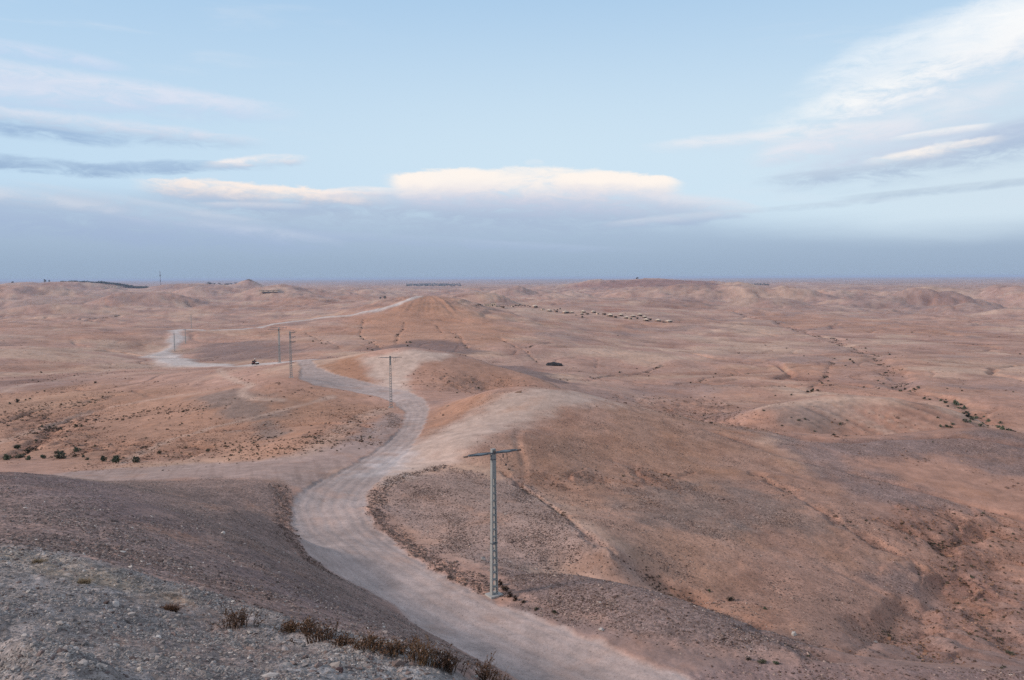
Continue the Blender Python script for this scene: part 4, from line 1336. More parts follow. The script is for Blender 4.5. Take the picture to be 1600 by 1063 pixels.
def build_shrubs():
    left = [(28,702,14),(43,708,14),(30,716,17),(45,719,14),(67,717,12),(93,717,26),(88,709,9),(119,706,15),(117,714,9),(130,715,8),(136,719,9),(161,721,16),(182,724,21),(211,723,20),(250,709,11),(10,719,16)]
    for k, (a, b, w) in enumerate(left):
        if w == 26: lab = 'widest dark shrub at the foot of the left red hill'
        elif a == 211: lab = 'round dark shrub where the tyre marks cross the left track'
        elif a == 250: lab = 'small shrub on the gully line, rightmost below the red hill'
        elif a > 140 and a != 211 and a != 250: lab = 'dark shrub in the right end of the row below the left red hill'
        elif a > 110 and a < 140: lab = 'small dark shrub right of the widest one below the left red hill'
        elif a == 28: lab = 'round dark shrub standing highest in the cluster at left'
        else: lab = 'dark shrub in the leftmost cluster below the left red hill'
        bush(a, b, w, (100, 190), lab, 'shrubs at the foot of the left hill', k, detail=True, hz=1.15)
    for k, (a, b, w) in enumerate([(27,629,11),(15,632,6),(40,626,5),(47,624,5),(70,612,5),(66,668,8),(77,669,6),(84,666,5),(96,672,5),(118,668,9),(127,667,7),(150,657,6),(352,694,6),(64,583,5),(149,599,7),(60,597,4),(135,660,5),(56,690,7),(75,681,5),(104,683,5)]):
        bush(a, b, w, (105, 420), ('tiny dark shrub high on the smooth left slope' if b < 605 else 'tiny dark shrub on the left slope level with the footpath' if b < 640 else 'tiny dark shrub on the rough red slope above the shrub cluster'), 'tiny shrubs on the left slope ' + ('top' if b < 605 else 'middle' if b < 640 else 'foot'), k)
    # clumps by the nearest pole
    for a, b, w in ((781,914,15),(788,923,18),(797,932,17),(805,938,14)):
        t = bush(a, b, w, (48, 66), 'dark brown clump at the foot of the nearest pole', 'brown clumps by the nearest pole', a, detail=True, name='dry_clump', hz=1.1)
        for c in t.children:
            c.data = c.data.copy(); c.data.materials[0] = M['drydark']
    for a, b, w, lab in ((1142,939,17,'lone round shrub low on the right red hillside'),(1170,1031,13,'leftmost of three dark shrubs in the scar below the mound'),(1190,1036,18,'middle and widest of three dark shrubs in the scar'),(1212,1038,13,'rightmost of three dark shrubs in the scar'),(1578,1022,16,'dark shrub in the gully at the lower right'),(818,942,11,'small grey shrub right of the nearest pole'),(838,953,11,'small dark shrub on the mound beside the road'),(866,958,11,'dark shrub on the mound slope nearest the road'),(1195,952,9,'small shrub in the gully below the red hillside'),(1108,925,8,'tiny shrub at the upper end of the gully below the red hill')):  # the lower right gully shrub is added in place of a dark hole
        bush(a, b, w, (42, 90), lab, 'shrubs on the right hillside', int(a), detail=True, hz=0.9)
    # valley at the right
    va = [(1492,633,15),(1481,636,7),(1497,638,6),(1507,639,10),(1511,646,10),(1506,647,7),(1513,652,14),(1520,656,12),(1525,654,7),(1524,649,5),(1508,659,10),(1537,652,5),(1545,659,9),(1563,662,9),(1559,668,9),(1567,673,13),(1578,679,12),(1532,666,8),(1535,662,5),(1488,664,7),(1479,668,8),(1469,667,7),(1465,654,5),(1478,630,9),(1470,627,6),(1445,624,7),(1453,625,6),(1516,660,8),(1486,669,8),(1502,633,6),(1573,676,9),(1584,682,9)]
    for k, (a, b, w) in enumerate(va):
        lab = 'dark green shrub in the dry channel by the second right hump'
        if a < 1492 and b > 661: lab = 'dark shrub low on the red base of the second right hump'
        elif a < 1492: lab = 'dark green shrub in the thin line at the top of the right dry channel'
        elif a > 1540: lab = 'dark green shrub in the lower clump near the right edge of the picture'
        elif a > 1519: lab = 'small shrub on the far bank of the dense green clump in the right channel'
        else: lab = 'green shrub in the dense clump at the middle of the right dry channel'
        if w == 15: lab = 'long dark green shrub heading the row in the right dry channel'
        if b == 679: lab = 'dark shrub nearest the right edge in the dry channel'
        bush(a, b, w * 1.25, (150, 420), lab, 'shrubs in the right dry channel: ' + lab.split('shrub ')[1][:40], k, green=(k % 3 != 1), hz=0.75)
    lone = [(1480,608,5),(1500,607,4),(1503,611,5),(1583,613,5),(1457,695,5),(1594,554,5)]
    for k, (a, b, w) in enumerate(lone):
        bush(a, b, w, (140, 900), 'tiny lone shrub on the bare right slope', 'lone shrubs on the right slope', k, hz=0.7)
    mid = [(1118,585,6),(1115,590,4),(1169,585,4),(1144,587,4),(1079,599,5),(1270,612,10),(1262,613,8),(1278,611,7),(1211,619,5),(1237,618,6),(1394,607,6),(1407,612,8),(1414,609,7),(1428,610,9),(1435,607,8),(1422,612,6),(1328,563,6),(1332,566,6),(1304,561,4),(1321,572,5),(1334,568,5),(1390,555,6),(1256,557,4),(1248,658,8),(1258,656,6),(1313,664,8),(1303,681,8),(1323,658,5),(1273,675,6),(1236,653,4),(1194,643,5),(1222,666,6),(1263,585,4),(1284,600,6),(1294,596,5),(1380,600,5),(1372,596,5),(1350,606,5),(1229,545,4),(1196,540,4),(1352,545,5),(1315,538,4),(1425,520,4)]
    for k, (a, b, w) in enumerate(mid):
        if b > 635: lab = 'small dark shrub on the striped flank of the second right hump'
        elif 1255 < a < 1290 and b > 606: lab = 'dark shrub in the close clump where the valley wash forks'
        elif a > 1345 and b > 590: lab = 'small dark shrub in the red scar above the second right hump'
        elif a < 1200 and b > 575: lab = 'small dark shrub on the low rise left of the wash fork'
        elif b > 575: lab = 'small dark shrub strung along the wash behind the second hump'
        elif b > 550: lab = 'tiny dark shrub in the middle of the long red wash'
        else: lab = 'tiny dark shrub far up the long red wash'
        bush(a, b, w * 1.1, (150, 1200), lab, 'shrubs: ' + lab[lab.index('shrub ') + 6:], k, hz=0.75)
    py = [(489,534,5),(502,537,4),(509,538,3),(528,543,3),(563,527,5),(568,531,4),(577,537,4),(582,548,6),(574,546,4),(635,536,5),(641,536,6),(637,541,5),(566,514,3),(712,528,4),(727,541,4),(825,551,4),(838,566,4),(968,583,6),(922,590,4),(995,577,4)]
    for k, (a, b, w) in enumerate(py):
        if a < 540: lab = 'small dark shrub in the leftmost rill left of the pyramid hill'
        elif a < 600: lab = 'small dark shrub in the rill at the left foot of the pyramid hill'
        elif a < 660: lab = 'dark shrub in the forked rill straight below the pyramid hill'
        elif a < 760: lab = 'tiny shrub in the rill at the right foot of the pyramid hill'
        else: lab = 'tiny dark shrub in the gullies near the black tent'
        bush(a, b, w * 1.1, (330, 720), lab, 'shrubs: ' + lab[lab.index('shrub ') + 6:], k, hz=0.8)


build_shrubs()


def dry_mesh(seed, n, h, w, spread=0.5, seeds=True, mat='dry'):
    r = random.Random(seed)
    mb, sb = MB(), MB()
    for k in range(n):
        bx = r.gauss(0, w * 0.26); by = r.gauss(0, w * 0.13)
        hh = h * r.uniform(0.45, 1.0) * (1 - 0.45 * min(1, abs(bx) / (w * .6)))
        lx = bx * spread + r.gauss(0, 0.09) * h * 2; ly = r.gauss(0, 0.12) * h * 2
        p = [(bx, by, -0.05)]
        for j in range(1, 4):
            f = j / 3
            p.append((bx + lx * f ** 1.3 + r.gauss(0, .008), by + ly * f ** 1.3 + r.gauss(0, .008), hh * f))
        mb.tube(p, [0.007, 0.006, 0.004, 0.002], 3, False)
        for q in range(r.randint(2, 4)):                    # side twigs
            f = r.uniform(0.3, 0.95)
            o = Vector((bx + lx * f ** 1.3, by + ly * f ** 1.3, hh * f))
            e = o + Vector((r.gauss(0, .05), r.gauss(0, .05), r.uniform(.02, .08)))
            mb.tube([o, e], [0.004, 0.002], 3, False)
            if seeds:
                for _ in range(r.randint(2, 4)):
                    c = o.lerp(e, r.uniform(.3, 1.1)) + Vector((r.gauss(0, .008),) * 3)
                    a = Vector((r.gauss(0, 1), r.gauss(0, 1), r.gauss(0, 1))).normalized(); b = a.orthogonal()
                    s_ = r.uniform(.007, .017)
                    i = len(sb.v)
                    sb.v += [tuple(c - a * s_), tuple(c + b * s_ * .7), tuple(c + a * s_), tuple(c - b * s_ * .7)]
                    sb.f.append((i, i + 1, i + 2, i + 3))
    return mb.mesh('stems', M[mat]), (sb.mesh('seed_heads', M['seed']) if seeds else None)


def build_dry():
    D_ = [(372,980,46,36,'dark','dark dry shrub standing alone at the left end of the gravel edge row'),
          (453,988,30,18,'dry','short brown dry shrub second from the left along the gravel edge'),
          (480,990,22,26,'dry','slim brown dry shrub leaning on the left of the dark broad one'),
          (502,1003,58,36,'dark','broad dark brown dry shrub in the middle of the gravel edge row'),
          (535,1009,28,18,'dark','low dark shrub right of the broad dark brown one'),
          (576,1015,46,24,'dry','pale brown loose dry shrub low on the gravel edge'),
          (615,1024,38,28,'dry','thin see-through dry shrub left of the tallest one'),
          (655,1036,44,48,'dry','tallest dry brown shrub on the gravel edge above the road'),
          (695,1046,46,36,'dark','dense dark dry shrub at the right end of the gravel edge row'),
          (759,1068,20,44,'dark','slim upright dry stalks at the bottom edge left of the road'),
          (782,1074,26,30,'dry','low dry stalks at the bottom edge nearest the road')]
    for k, (a, b, w, h, mt, lab) in enumerate(D_):
        x, y, z = on_ground(min(a, 1590), b, 8, 16.5) if b < 1056 else on_ground(a, b, 9, 30)
        s_ = y / F
        t = thing('dry_shrub', (x, y, z - 0.01), lab, 'shrub', 'dry shrubs along the gravel edge', random.Random(k).uniform(-.4, .4))
        st, sd = dry_mesh(100 + k, int(14 + w * 0.8), h * s_ * 1.12, w * s_, mat='drydark' if mt == 'dark' else 'dry')
        link('stems', st, t); link('seed_heads', sd, t)
    for k, (a, b, w, h, lab) in enumerate(((133,912,14,6,'straw coloured grass tuft on the grey gravel shelf'),(268,955,14,12,'brown grass tuft on the gravel shelf near its lip'),(60,880,12,4,'low straw tuft at the far left lip of the shelf'))):
        x, y, z = on_ground(a, b, 8, 17)
        t = thing('grass_tuft', (x, y, z - 0.01), lab, 'grass tuft')
        st, _ = dry_mesh(200 + k, 60, h * y / F, w * y / F, 0.8, False, mat='straw' if k != 1 else 'seed')
        link('blades', st, t)


build_dry()


# ------------------------------------------------------------------ loose stones (uncountable) and a few rocks one can point at
def stone_mesh(seed, name='stone', sub=1, mat=None, flat=0.7):
    r = random.Random(seed)
    bm = bmesh.new()
    bmesh.ops.create_icosphere(bm, subdivisions=sub, radius=0.5)
    off = Vector((r.uniform(0, 50), r.uniform(0, 50), r.uniform(0, 50)))
    from mathutils import noise as mn
    for v in bm.verts:
        k = 1 + 0.55 * mn.noise(v.co * 2.2 + off)
        v.co = Vector((v.co.x * k * r.uniform(.92, 1.08), v.co.y * k * 0.85, v.co.z * k * flat))
    if sub > 1:
        for _ in range(5):                                   # chipped faces
            nrm = Vector((r.gauss(0, 1), r.gauss(0, 1), r.gauss(0, 1))).normalized()
            dd = r.uniform(.24, .36)
            for v in bm.verts:
                e = v.co.dot(nrm) - dd
                if e > 0: v.co -= nrm * e
    me = bpy.data.meshes.new(name); bm.to_mesh(me); bm.free()
    me.materials.append(mat or M['stone_i'])
    return me


def instance_group(name, me_list, mat_objname):
    c = bpy.data.collections.new(name)
    for i, me in enumerate(me_list):
        o = bpy.data.objects.new(mat_objname, me); c.objects.link(o)
    return c


STONES = instance_group('stone_kinds', [stone_mesh(s) for s in range(6)], 'loose_stone')


def tuft_mesh(seed):
    r = random.Random(seed)
    mb = MB()
    for k in range(26):
        p = Vector((r.gauss(0, .22), r.gauss(0, .22), abs(r.gauss(0, .20))))
        a = Vector((r.gauss(0, 1), r.gauss(0, 1), abs(r.gauss(0, 1)))).normalized(); b = a.orthogonal()
        s_ = r.uniform(.10, .2)
        i = len(mb.v)
        mb.v += [tuple(p - a * s_), tuple(p + b * s_ * .6), tuple(p + a * s_), tuple(p - b * s_ * .6)]
        mb.f.append((i, i + 1, i + 2, i + 3))
    return mb.mesh('tuft', M['tuft_i'])


TUFTS = instance_group('tuft_kinds', [tuft_mesh(s) for s in range(4)], 'scrub_tuft')


def scatter(name, pos, scale, rot, tint, coll):
    n = len(pos)
    me = bpy.data.meshes.new(name)
    me.vertices.add(n); me.vertices.foreach_set('co', pos.astype(np.float32).ravel())
    for nm, ty, arr in (('scl', 'FLOAT_VECTOR', scale), ('rot', 'FLOAT_VECTOR', rot)):
        at = me.attributes.new(nm, ty, 'POINT'); at.data.foreach_set('vector', arr.astype(np.float32).ravel())
    at = me.attributes.new('tint', 'FLOAT_COLOR', 'POINT')
    at.data.foreach_set('color', np.concatenate([tint, np.ones((n, 1))], 1).astype(np.float32).ravel())
    at = me.attributes.new('kindno', 'INT', 'POINT'); at.data.foreach_set('value', rng.integers(0, 6, n).astype(np.int32))
    o = bpy.data.objects.new(name, me); o['kind'] = 'stuff'; col.objects.link(o)
    ng = bpy.data.node_groups.new(name, 'GeometryNodeTree')
    ng.interface.new_socket('Geometry', in_out='INPUT', socket_type='NodeSocketGeometry')
    ng.interface.new_socket('Geometry', in_out='OUTPUT', socket_type='NodeSocketGeometry')
    N = ng.nodes.new
    gi, go = N('NodeGroupInput'), N('NodeGroupOutput')
    ci = N('GeometryNodeCollectionInfo'); ci.inputs['Collection'].default_value = coll
    ci.inputs['Separate Children'].default_value = True; ci.inputs['Reset Children'].default_value = True
    ip = N('GeometryNodeInstanceOnPoints')

    def attr(nm, ty):
        a = N('GeometryNodeInputNamedAttribute'); a.data_type = ty; a.inputs['Name'].default_value = nm
        return a.outputs['Attribute']
    L = ng.links.new
    L(gi.outputs[0], ip.inputs['Points']); L(ci.outputs[0], ip.inputs['Instance'])
    ip.inputs['Pick Instance'].default_value = True
    L(attr('kindno', 'INT'), ip.inputs['Instance Index'])
    er = N('FunctionNodeEulerToRotation'); L(attr('rot', 'FLOAT_VECTOR'), er.inputs[0]); L(er.outputs[0], ip.inputs['Rotation'])
    L(attr('scl', 'FLOAT_VECTOR'), ip.inputs['Scale'])
    L(ip.outputs[0], go.inputs[0])
    md = o.modifiers.new('scatter', 'NODES'); md.node_group = ng
    return o


_area = (R_ ** 2 * np.gradient(TH)[:, None] * np.gradient(TT)[None, :]).ravel()
_infr = (np.abs(gth) < 0.78).ravel()


def pick(weight, n):
    w = weight * _infr
    c = np.cumsum(w); c /= c[-1]
    k = np.searchsorted(c, rng.random(n))
    i, j = np.unravel_index(k, gth.shape)
    th = TH[i] + (rng.random(n) - .5) * (TH[1] * 0 + 0.0017)
    dt = np.gradient(TT)[j]
    r_ = np.exp(TT[j] + (rng.random(n) - .5) * dt)
    x, y = np.sin(th) * r_, np.cos(th) * r_
    return x, y, samp(Z, x, y) + CAMZ, k


def stones(name, mask, n, smin, smax, sig, cols, power=0.0, sink=0.15, flat=0.75):
    """mask over the ground; size grows lognormally; cols list of (colour, share)"""
    x, y, z, k = pick(mask * _area * np.exp(-power * gt.ravel()), n)
    s_ = np.clip(smin * np.exp(np.abs(rng.normal(0, sig, n))), smin * 0.6, smax)
    sc3 = np.stack([s_ * rng.uniform(.8, 1.4, n), s_ * rng.uniform(.7, 1.2, n), s_ * rng.uniform(.5, 1.0, n) * flat / .75], 1)
    pr = np.array([c[1] for c in cols]); pr = pr / pr.sum()
    ci = rng.choice(len(cols), n, p=pr)
    tint = np.array([c[0] for c in cols])[ci] * rng.uniform(.7, 1.3, (n, 1))
    rot = np.stack([rng.normal(0, .35, n), rng.normal(0, .35, n), rng.uniform(0, 6.28, n)], 1)
    scatter(name, np.stack([x, y, z - s_ * sink + s_ * 0.12], 1), sc3, rot, tint, STONES)


def clumpy(sc_, seed, lo, hi):
    return sst(fbm(GX / sc_, GY / sc_, seed, 3), lo, hi).ravel()


offroad = (1 - np.maximum(m_road, m_road2)) ** 2
stones('shelf_gravel', m_shelf * (0.15 + clumpy(1.6, 301, -.2, .35)) * (R_.ravel() > 6.2), 70000, .018, .24, .62,
       [((.25, .225, .216), 4), ((.19, .17, .168), 4), ((.32, .29, .28), 1.6), ((.40, .37, .355), .25), ((.14, .108, .105), 1.5)], 1.2)
stones('slope_stones', np.maximum(m_slope, m_slopeb * .8) * offroad * (0.2 + clumpy(5, 303, -.2, .4)), 56000, .05, .42, .5,
       [((.155, .118, .110), 5), ((.21, .165, .152), 3), ((.105, .078, .074), 2.5), ((.27, .23, .22), 1.3), ((.40, .37, .35), .25)], 1.0)
stones('hillside_stones', np.maximum.reduce([m_hgrey, m_mound, m_patch * .6, m_rgrey * .4, m_h1 * .28, m_pink * .5]) * offroad * (1 - m_spur) * (0.2 + clumpy(7, 305, -.1, .4)), 60000, .085, .5, .45,
       [((.18, .13, .115), 3), ((.12, .080, .070), 4), ((.30, .225, .195), 2), ((.085, .055, .048), 3), ((.40, .34, .31), .2)], 0.6)
stones('bank_rubble', np.maximum(m_edge, 0.12 * rs(m_gul).ravel() * (R_ < 110).ravel()) * offroad, 10000, .08, .55, .55,
       [((.13, .090, .078), 4), ((.095, .064, .056), 4), ((.19, .14, .12), 2)], 0.5)
stones('badland_clods', (m_bad * (0.1 + sst(nE, .40, .12).ravel()) + 0.5 * m_lhill * clumpy(22, 309, .0, .4)) * offroad * (1 - m_dome) * (1 - m_spur), 26000, .14, .9, .5,
       [((.20, .115, .080), 4), ((.14, .076, .054), 4), ((.27, .165, .12), 2)], 0.4, flat=0.55)
stones('road_grit', m_road * (R_ < 130).ravel(), 5000, .03, .12, .5, [((.36, .31, .29), 3), ((.25, .20, .185), 2)], 1.0)
_far = ((R_ > 140) & (R_ < 1100)).ravel()
stones('desert_clods', _far * offroad * (1 - m_spur) * (1 - m_dome) * (0.05 + sst(nC, .14, .02).ravel() + .8 * sst(nB, .12, .02).ravel() + .7 * clumpy(30, 321, .12, .4)), 30000, .30, 2.4, .5,
       [((.17, .105, .082), 4), ((.12, .075, .06), 4), ((.24, .155, .12), 2)], 0.95, flat=0.4)
# scrub too small and too many to count
def scrub():
    w = (m_gul ** 2 * 0.9 * clumpy(9, 313, .02, .4) + rs(m_lhill).ravel() * clumpy(26, 311, .12, .42) * 0.25 + m_bad * 0.10 + 0.02 * sst(nB, .10, .01).ravel() * (R_ > 300).ravel() * (R_ < 2600).ravel()) * offroad * (R_ > 45).ravel()
    n = 5200
    x, y, z, k = pick(w * _area * np.exp(-1.15 * gt.ravel()), n)
    r_ = np.hypot(x, y)
    s_ = (0.15 + 0.0011 * np.minimum(r_, 900)) * np.exp(rng.normal(0, .4, n))
    sc3 = np.stack([s_, s_, s_ * .8], 1)
    tint = np.array([(.075, .060, .042), (.10, .065, .048), (.055, .055, .038)])[rng.integers(0, 3, n)]
    rot = np.stack([np.zeros(n), np.zeros(n), rng.uniform(0, 6.28, n)], 1)
    scatter('scrub', np.stack([x, y, z], 1), sc3, rot, tint, TUFTS)


scrub()


def build_rocks():
    for k, (a, b, w, mt, lab) in enumerate(((220,1048,13,'rockp','pale angular rock on the brown earth of the gravel shelf'),(386,1006,15,'rockg','flat light grey rock lying on the gravel below the dry shrubs'),
                                            (530,1049,15,'rockd','plum dark rock lying on the pale gravel near the bottom edge'),(473,1011,12,'rockg','blocky grey rock below the broad dark dry shrub'),
                                            (44,926,9,'rockp','small white flat rock at the left on the shelf'),(390,990,8,'rockp','small white rock right below the lone dark dry shrub'),
                                            (755,876,12,'rockg','pale grey boulder by the roadside left of the nearest pole'),(940,985,10,'rockp','small pale rock low on the mound beside the road'),(1240,992,12,'rockp','pale rock at the far end of the mound'),(348,834,9,'rockp','small white rock alone on the dark stony slope'))):
        yr = (7, 17) if b > 900 and a < 700 else (20, 90)
        x, y, z = on_ground(a, b, *yr)
        w_ = w * y / F
        o = link('rock', stone_mesh(400 + k, 'rock', 3, M[mt], 0.62), None, (x, y, z + 0.12 * w_))
        o.scale = (w_, w_ * .9, w_); o.rotation_euler = (0.1, 0.15, k * 1.3)
        tag(o, lab, 'rock')


build_rocks()


# ------------------------------------------------------------------ camp, black tent, buildings, mast
def tent_proto(label):
    t = thing('tent', (0, 0, 0), label, 'tent', 'tents of the desert camp')
    # hipped canvas roof with a sagging slope and a valance
    mb = MB()
    hw, hd, he, hr = 4.0, 3.0, 2.0, 3.7
    rings = []
    for f, z in ((1.0, he - 0.35), (1.0, he), (0.72, he + 0.55), (0.42, he + 1.10), (0.16, hr)):
        rings.append([(-hw * f, -hd * f, z), (hw * f, -hd * f, z), (hw * f, hd * f, z), (-hw * f, hd * f, z)])
    i = 0
    for rg in rings: mb.v += rg
    for k in range(len(rings) - 1):
        for j in range(4):
            l = (j + 1) % 4
            mb.f.append((k * 4 + j, k * 4 + l, k * 4 + 4 + l, k * 4 + 4 + j))
    mb.f.append(tuple(len(mb.v) - 4 + j for j in range(4)))
    link('canopy', mb.mesh('canopy', M['canvas']), t)
    link('wall', MB().box((0, hd - .08, he / 2 - .15), (2 * hw - .2, .08, he + .3)).mesh('wall', M['canvasb']), t)
    for sg in (-1, 1):
        link('wall', MB().box((sg * (hw - .08), 0.1, he / 2 - .15), (.08, 2 * hd - .5, he + .3)).mesh('wall', M['canvasb']), t)
    link('wall', MB().box((-hw * .60, -hd + .08, he / 2 - .15), (hw * .72, .08, he + .2)).mesh('wall', M['canvasb']), t)
    link('shade_floor', MB().box((hw * .3, 0, 0.05), (hw * 1.3, 2 * hd - .6, .1)).mesh('shade_floor', M['inside']), t)  # floor coloured dark as the shade inside the open front
    link('shade_panel', MB().box((hw * .3, .3, he / 2), (hw * 1.3, .06, he)).mesh('shade_panel', M['inside']), t)  # dark panel standing for the shade behind the open front
    for sx in (-.2, .45, .97):
        link('post', MB().tube([(hw * sx, -hd + .05, -.2), (hw * sx, -hd + .05, he)], .07, 6).mesh('post', M['wood']), t)
    link('deck', MB().box((0, -.4, -.35), (2 * hw + 1.4, 2 * hd + 2.2, .55)).mesh('deck', M['mud']), t)
    return t


def build_camp():
    T = [(836,481,1.0,'tent with the widest roof at the upper left of the camp'),(858,487,.85,'tent just above the pale path, second from the left in the camp'),
         (884,490,.95,'left one of the pair of tents standing side by side in the camp'),(893,489.5,.7,'right one of the pair of tents standing side by side in the camp'),
         (911,489,.85,'tent set behind the green bush in the camp'),(909,492,.6,'small tent directly above the green bush'),(927,489,.9,'tent standing alone between the green bush and the pale path'),
         (953,495,1.0,'tent at the end of the long pale path'),(970,494,.95,'wide tent behind the middle of the right cluster'),(979,498,.85,'tent in front at the left of the right cluster'),
         (989,495.5,.9,'tent in the middle of the right cluster'),(999.5,494,.8,'tent at the back of the right cluster'),(1007,497,.85,'tent at the right side of the right cluster'),
         (1009.5,502,.95,'lowest tent of the right cluster, nearest the slope'),(1028,502.5,.95,'second tent from the right end of the camp'),(1045,504,.95,'last tent at the right end of the camp')]
    p = None
    for k, (a, b, s_, lab) in enumerate(T):
        loc = on_ground(a, b, 690, 960)
        o = tent_proto('x') if p is None else copy_tree(p)
        if p is None: p = o
        o.location = (loc[0], loc[1], loc[2] + .35)
        _r = random.Random(k * 7 + 1)
        o.scale = (s_ * .78 * _r.uniform(.75, 1.15), s_ * .78 * _r.uniform(.8, 1.1), s_ * .78 * _r.uniform(.8, 1.15))
        o.rotation_euler = (0, 0, random.Random(k).uniform(-.7, .6))
        o['label'] = 'cream canvas ' + lab
    tr = [(744,478),(747,477.5),(750,477),(753,477.5),(774.5,478.5),(777,479.5),(780,479),(783,480),(784,477.5),(789,477.5),(794,478),(799,477.5),(803,477.5),(809,476.5),(812,476.5),(814.5,476.5),(810,479),(820,479),(825,478.5),(828,480),(850,484.5),(866,485),(871,484.5),(875.5,483.5),(900,493.5),(787,480),(806,478.5),(817,478)]
    for k, (a, b) in enumerate(tr):
        lab = 'small dark tree left of the long pale camp building' if a < 756 else 'small dark tree in the row right of the long pale camp building' if a < 818 else 'small dark tree beside the upper left tents of the camp' if a < 855 else 'small dark tree above the pair of tents in the camp'
        t = bush(a, b, 3.6 + (k % 3) * .7, (690, 1000), lab, 'trees of the camp: ' + lab[16:], k, name='small_tree', hz=.9)
        t['category'] = 'tree'
    t = bush(910, 496.5, 6, (690, 960), 'round green bush in the middle of the camp below a tent', None, 1, green=True, hz=.9)
    t = bush(842.5, 464.5, 5, (800, 1500), 'dark bush on the bare ridge above the camp', None, 1, hz=.5)

    huts = [(918,492,'m','small brown hut right of the green bush in the camp'),(934,491.5,'p','small pale hut at the start of the pale path'),(944,492.5,'m','low brown hut beside the middle of the pale path'),(961,496.5,'m','low brown hut just below the end of the pale path'),
            (985,499,'p','small pale hut in front of the right cluster of tents'),(995,498.5,'m','brown hut between the tents of the right cluster'),(1015,500.5,'m','small brown hut at the right edge of the right cluster'),(1036,504.5,'m','low brown hut between the last two tents of the camp'),
            (869,488,'m','low brown hut left of the pair of tents in the camp'),(848,485,'p','small pale hut right of the widest tent in the camp'),(801,480,'p','small pale hut under the row of camp trees'),(786,481.5,'m','brown hut right of the long pale building')]
    for k, (a, b, mt, lab) in enumerate(huts):
        loc = on_ground(a, b, 690, 1000)
        r_ = random.Random(k + 50)
        w_, d_, h_ = r_.uniform(2.2, 4.2), r_.uniform(2, 3), r_.uniform(1.5, 2.3)
        t = thing('camp_hut', (loc[0], loc[1], loc[2] - .2), lab, 'hut', 'huts of the desert camp', r_.uniform(-.5, .5))
        link('wall', MB().box((0, 0, h_ / 2), (w_, d_, h_)).mesh('wall', M['mud' if mt == 'm' else 'plaster']), t)
        link('roof', MB().box((0, -.2, h_ + .1), (w_ + .5, d_ + .7, .18)).mesh('roof', M['canvasb' if mt == 'm' else 'canvas']), t)
        link('door', MB().box((w_ * .15, -d_ / 2 - .03, h_ * .42), (w_ * .35, .06, h_ * .8)).mesh('door', M['gap']), t)

    # long pale building
    x, y, z = on_ground(766, 478.5, 690, 1000)
    b = thing('camp_building', (x, y, z - .3), 'long low pale building at the left end of the camp', 'building')
    link('wall', MB().box((-3.2, 0, 1.3), (7.5, 5, 3.2)).mesh('wall', M['plaster']), b)
    link('wall', MB().box((3.6, .4, 1.9), (6.2, 5.5, 4.6)).mesh('wall', M['plaster']), b)
    link('roof', MB().box((-3.2, 0, 2.95), (7.8, 5.3, .15)).mesh('roof', M['canvasb']), b)
    link('roof', MB().box((3.6, .4, 4.25), (6.5, 5.8, .15)).mesh('roof', M['canvasb']), b)
    for xx in (-5.6, -3.8, -2.0):
        link('window', MB().box((xx, -2.52, 1.5), (.8, .06, .9)).mesh('window', M['gap']), b)
    link('door', MB().box((2.6, -2.37, 1.2), (1.1, .06, 2.1)).mesh('door', M['gap']), b)
    link('window', MB().box((4.8, -2.37, 2.2), (1.0, .06, 1.0)).mesh('window', M['gap']), b)

    # black tent
    x, y, z = on_ground(866, 571, 330, 440)
    w = 27 * y / F
    t = thing('black_tent', (x, y, z), 'low wide black tent pitched alone in the hollow below a domed rise', 'tent', None, rad(-4))
    mb = MB()
    nx = 12
    ridge = lambda f: (0.35 + 1.35 * math.sin(math.pi * min(1, (f * 1.02) ** .8)) ** .7) * (1.0 + .12 * math.sin(f * 17))
    for k in range(nx + 1):
        f = k / nx
        xx = (f - .5) * w
        r_ = ridge(f) if 0 < k < nx else .15
        dpt = 2.8 if 0 < k < nx else 1.6
        mb.v += [(xx, -dpt, 0.45 if 4 < k < nx else 0.02), (xx, -1.1, r_ * .9), (xx, .3, r_), (xx, dpt, -.1)]
    for k in range(nx):
        for j in range(3):
            mb.f.append((k * 4 + j, k * 4 + 4 + j, k * 4 + 5 + j, k * 4 + 1 + j))
    link('roof_cloth', mb.mesh('roof_cloth', M['black']), t)
    for k in (2, 4, 6, 8, 10):
        xx = (k / nx - .5) * w
        link('tent_pole', MB().tube([(xx, -.4, -.2), (xx, -.4, ridge(k / nx) * .95)], .05, 5).mesh('tent_pole', M['wood']), t)
    link('back_cloth', MB().box((w * .05, .9, .45), (w * .8, .05, 1.0)).mesh('back_cloth', M['black']), t)


build_camp()


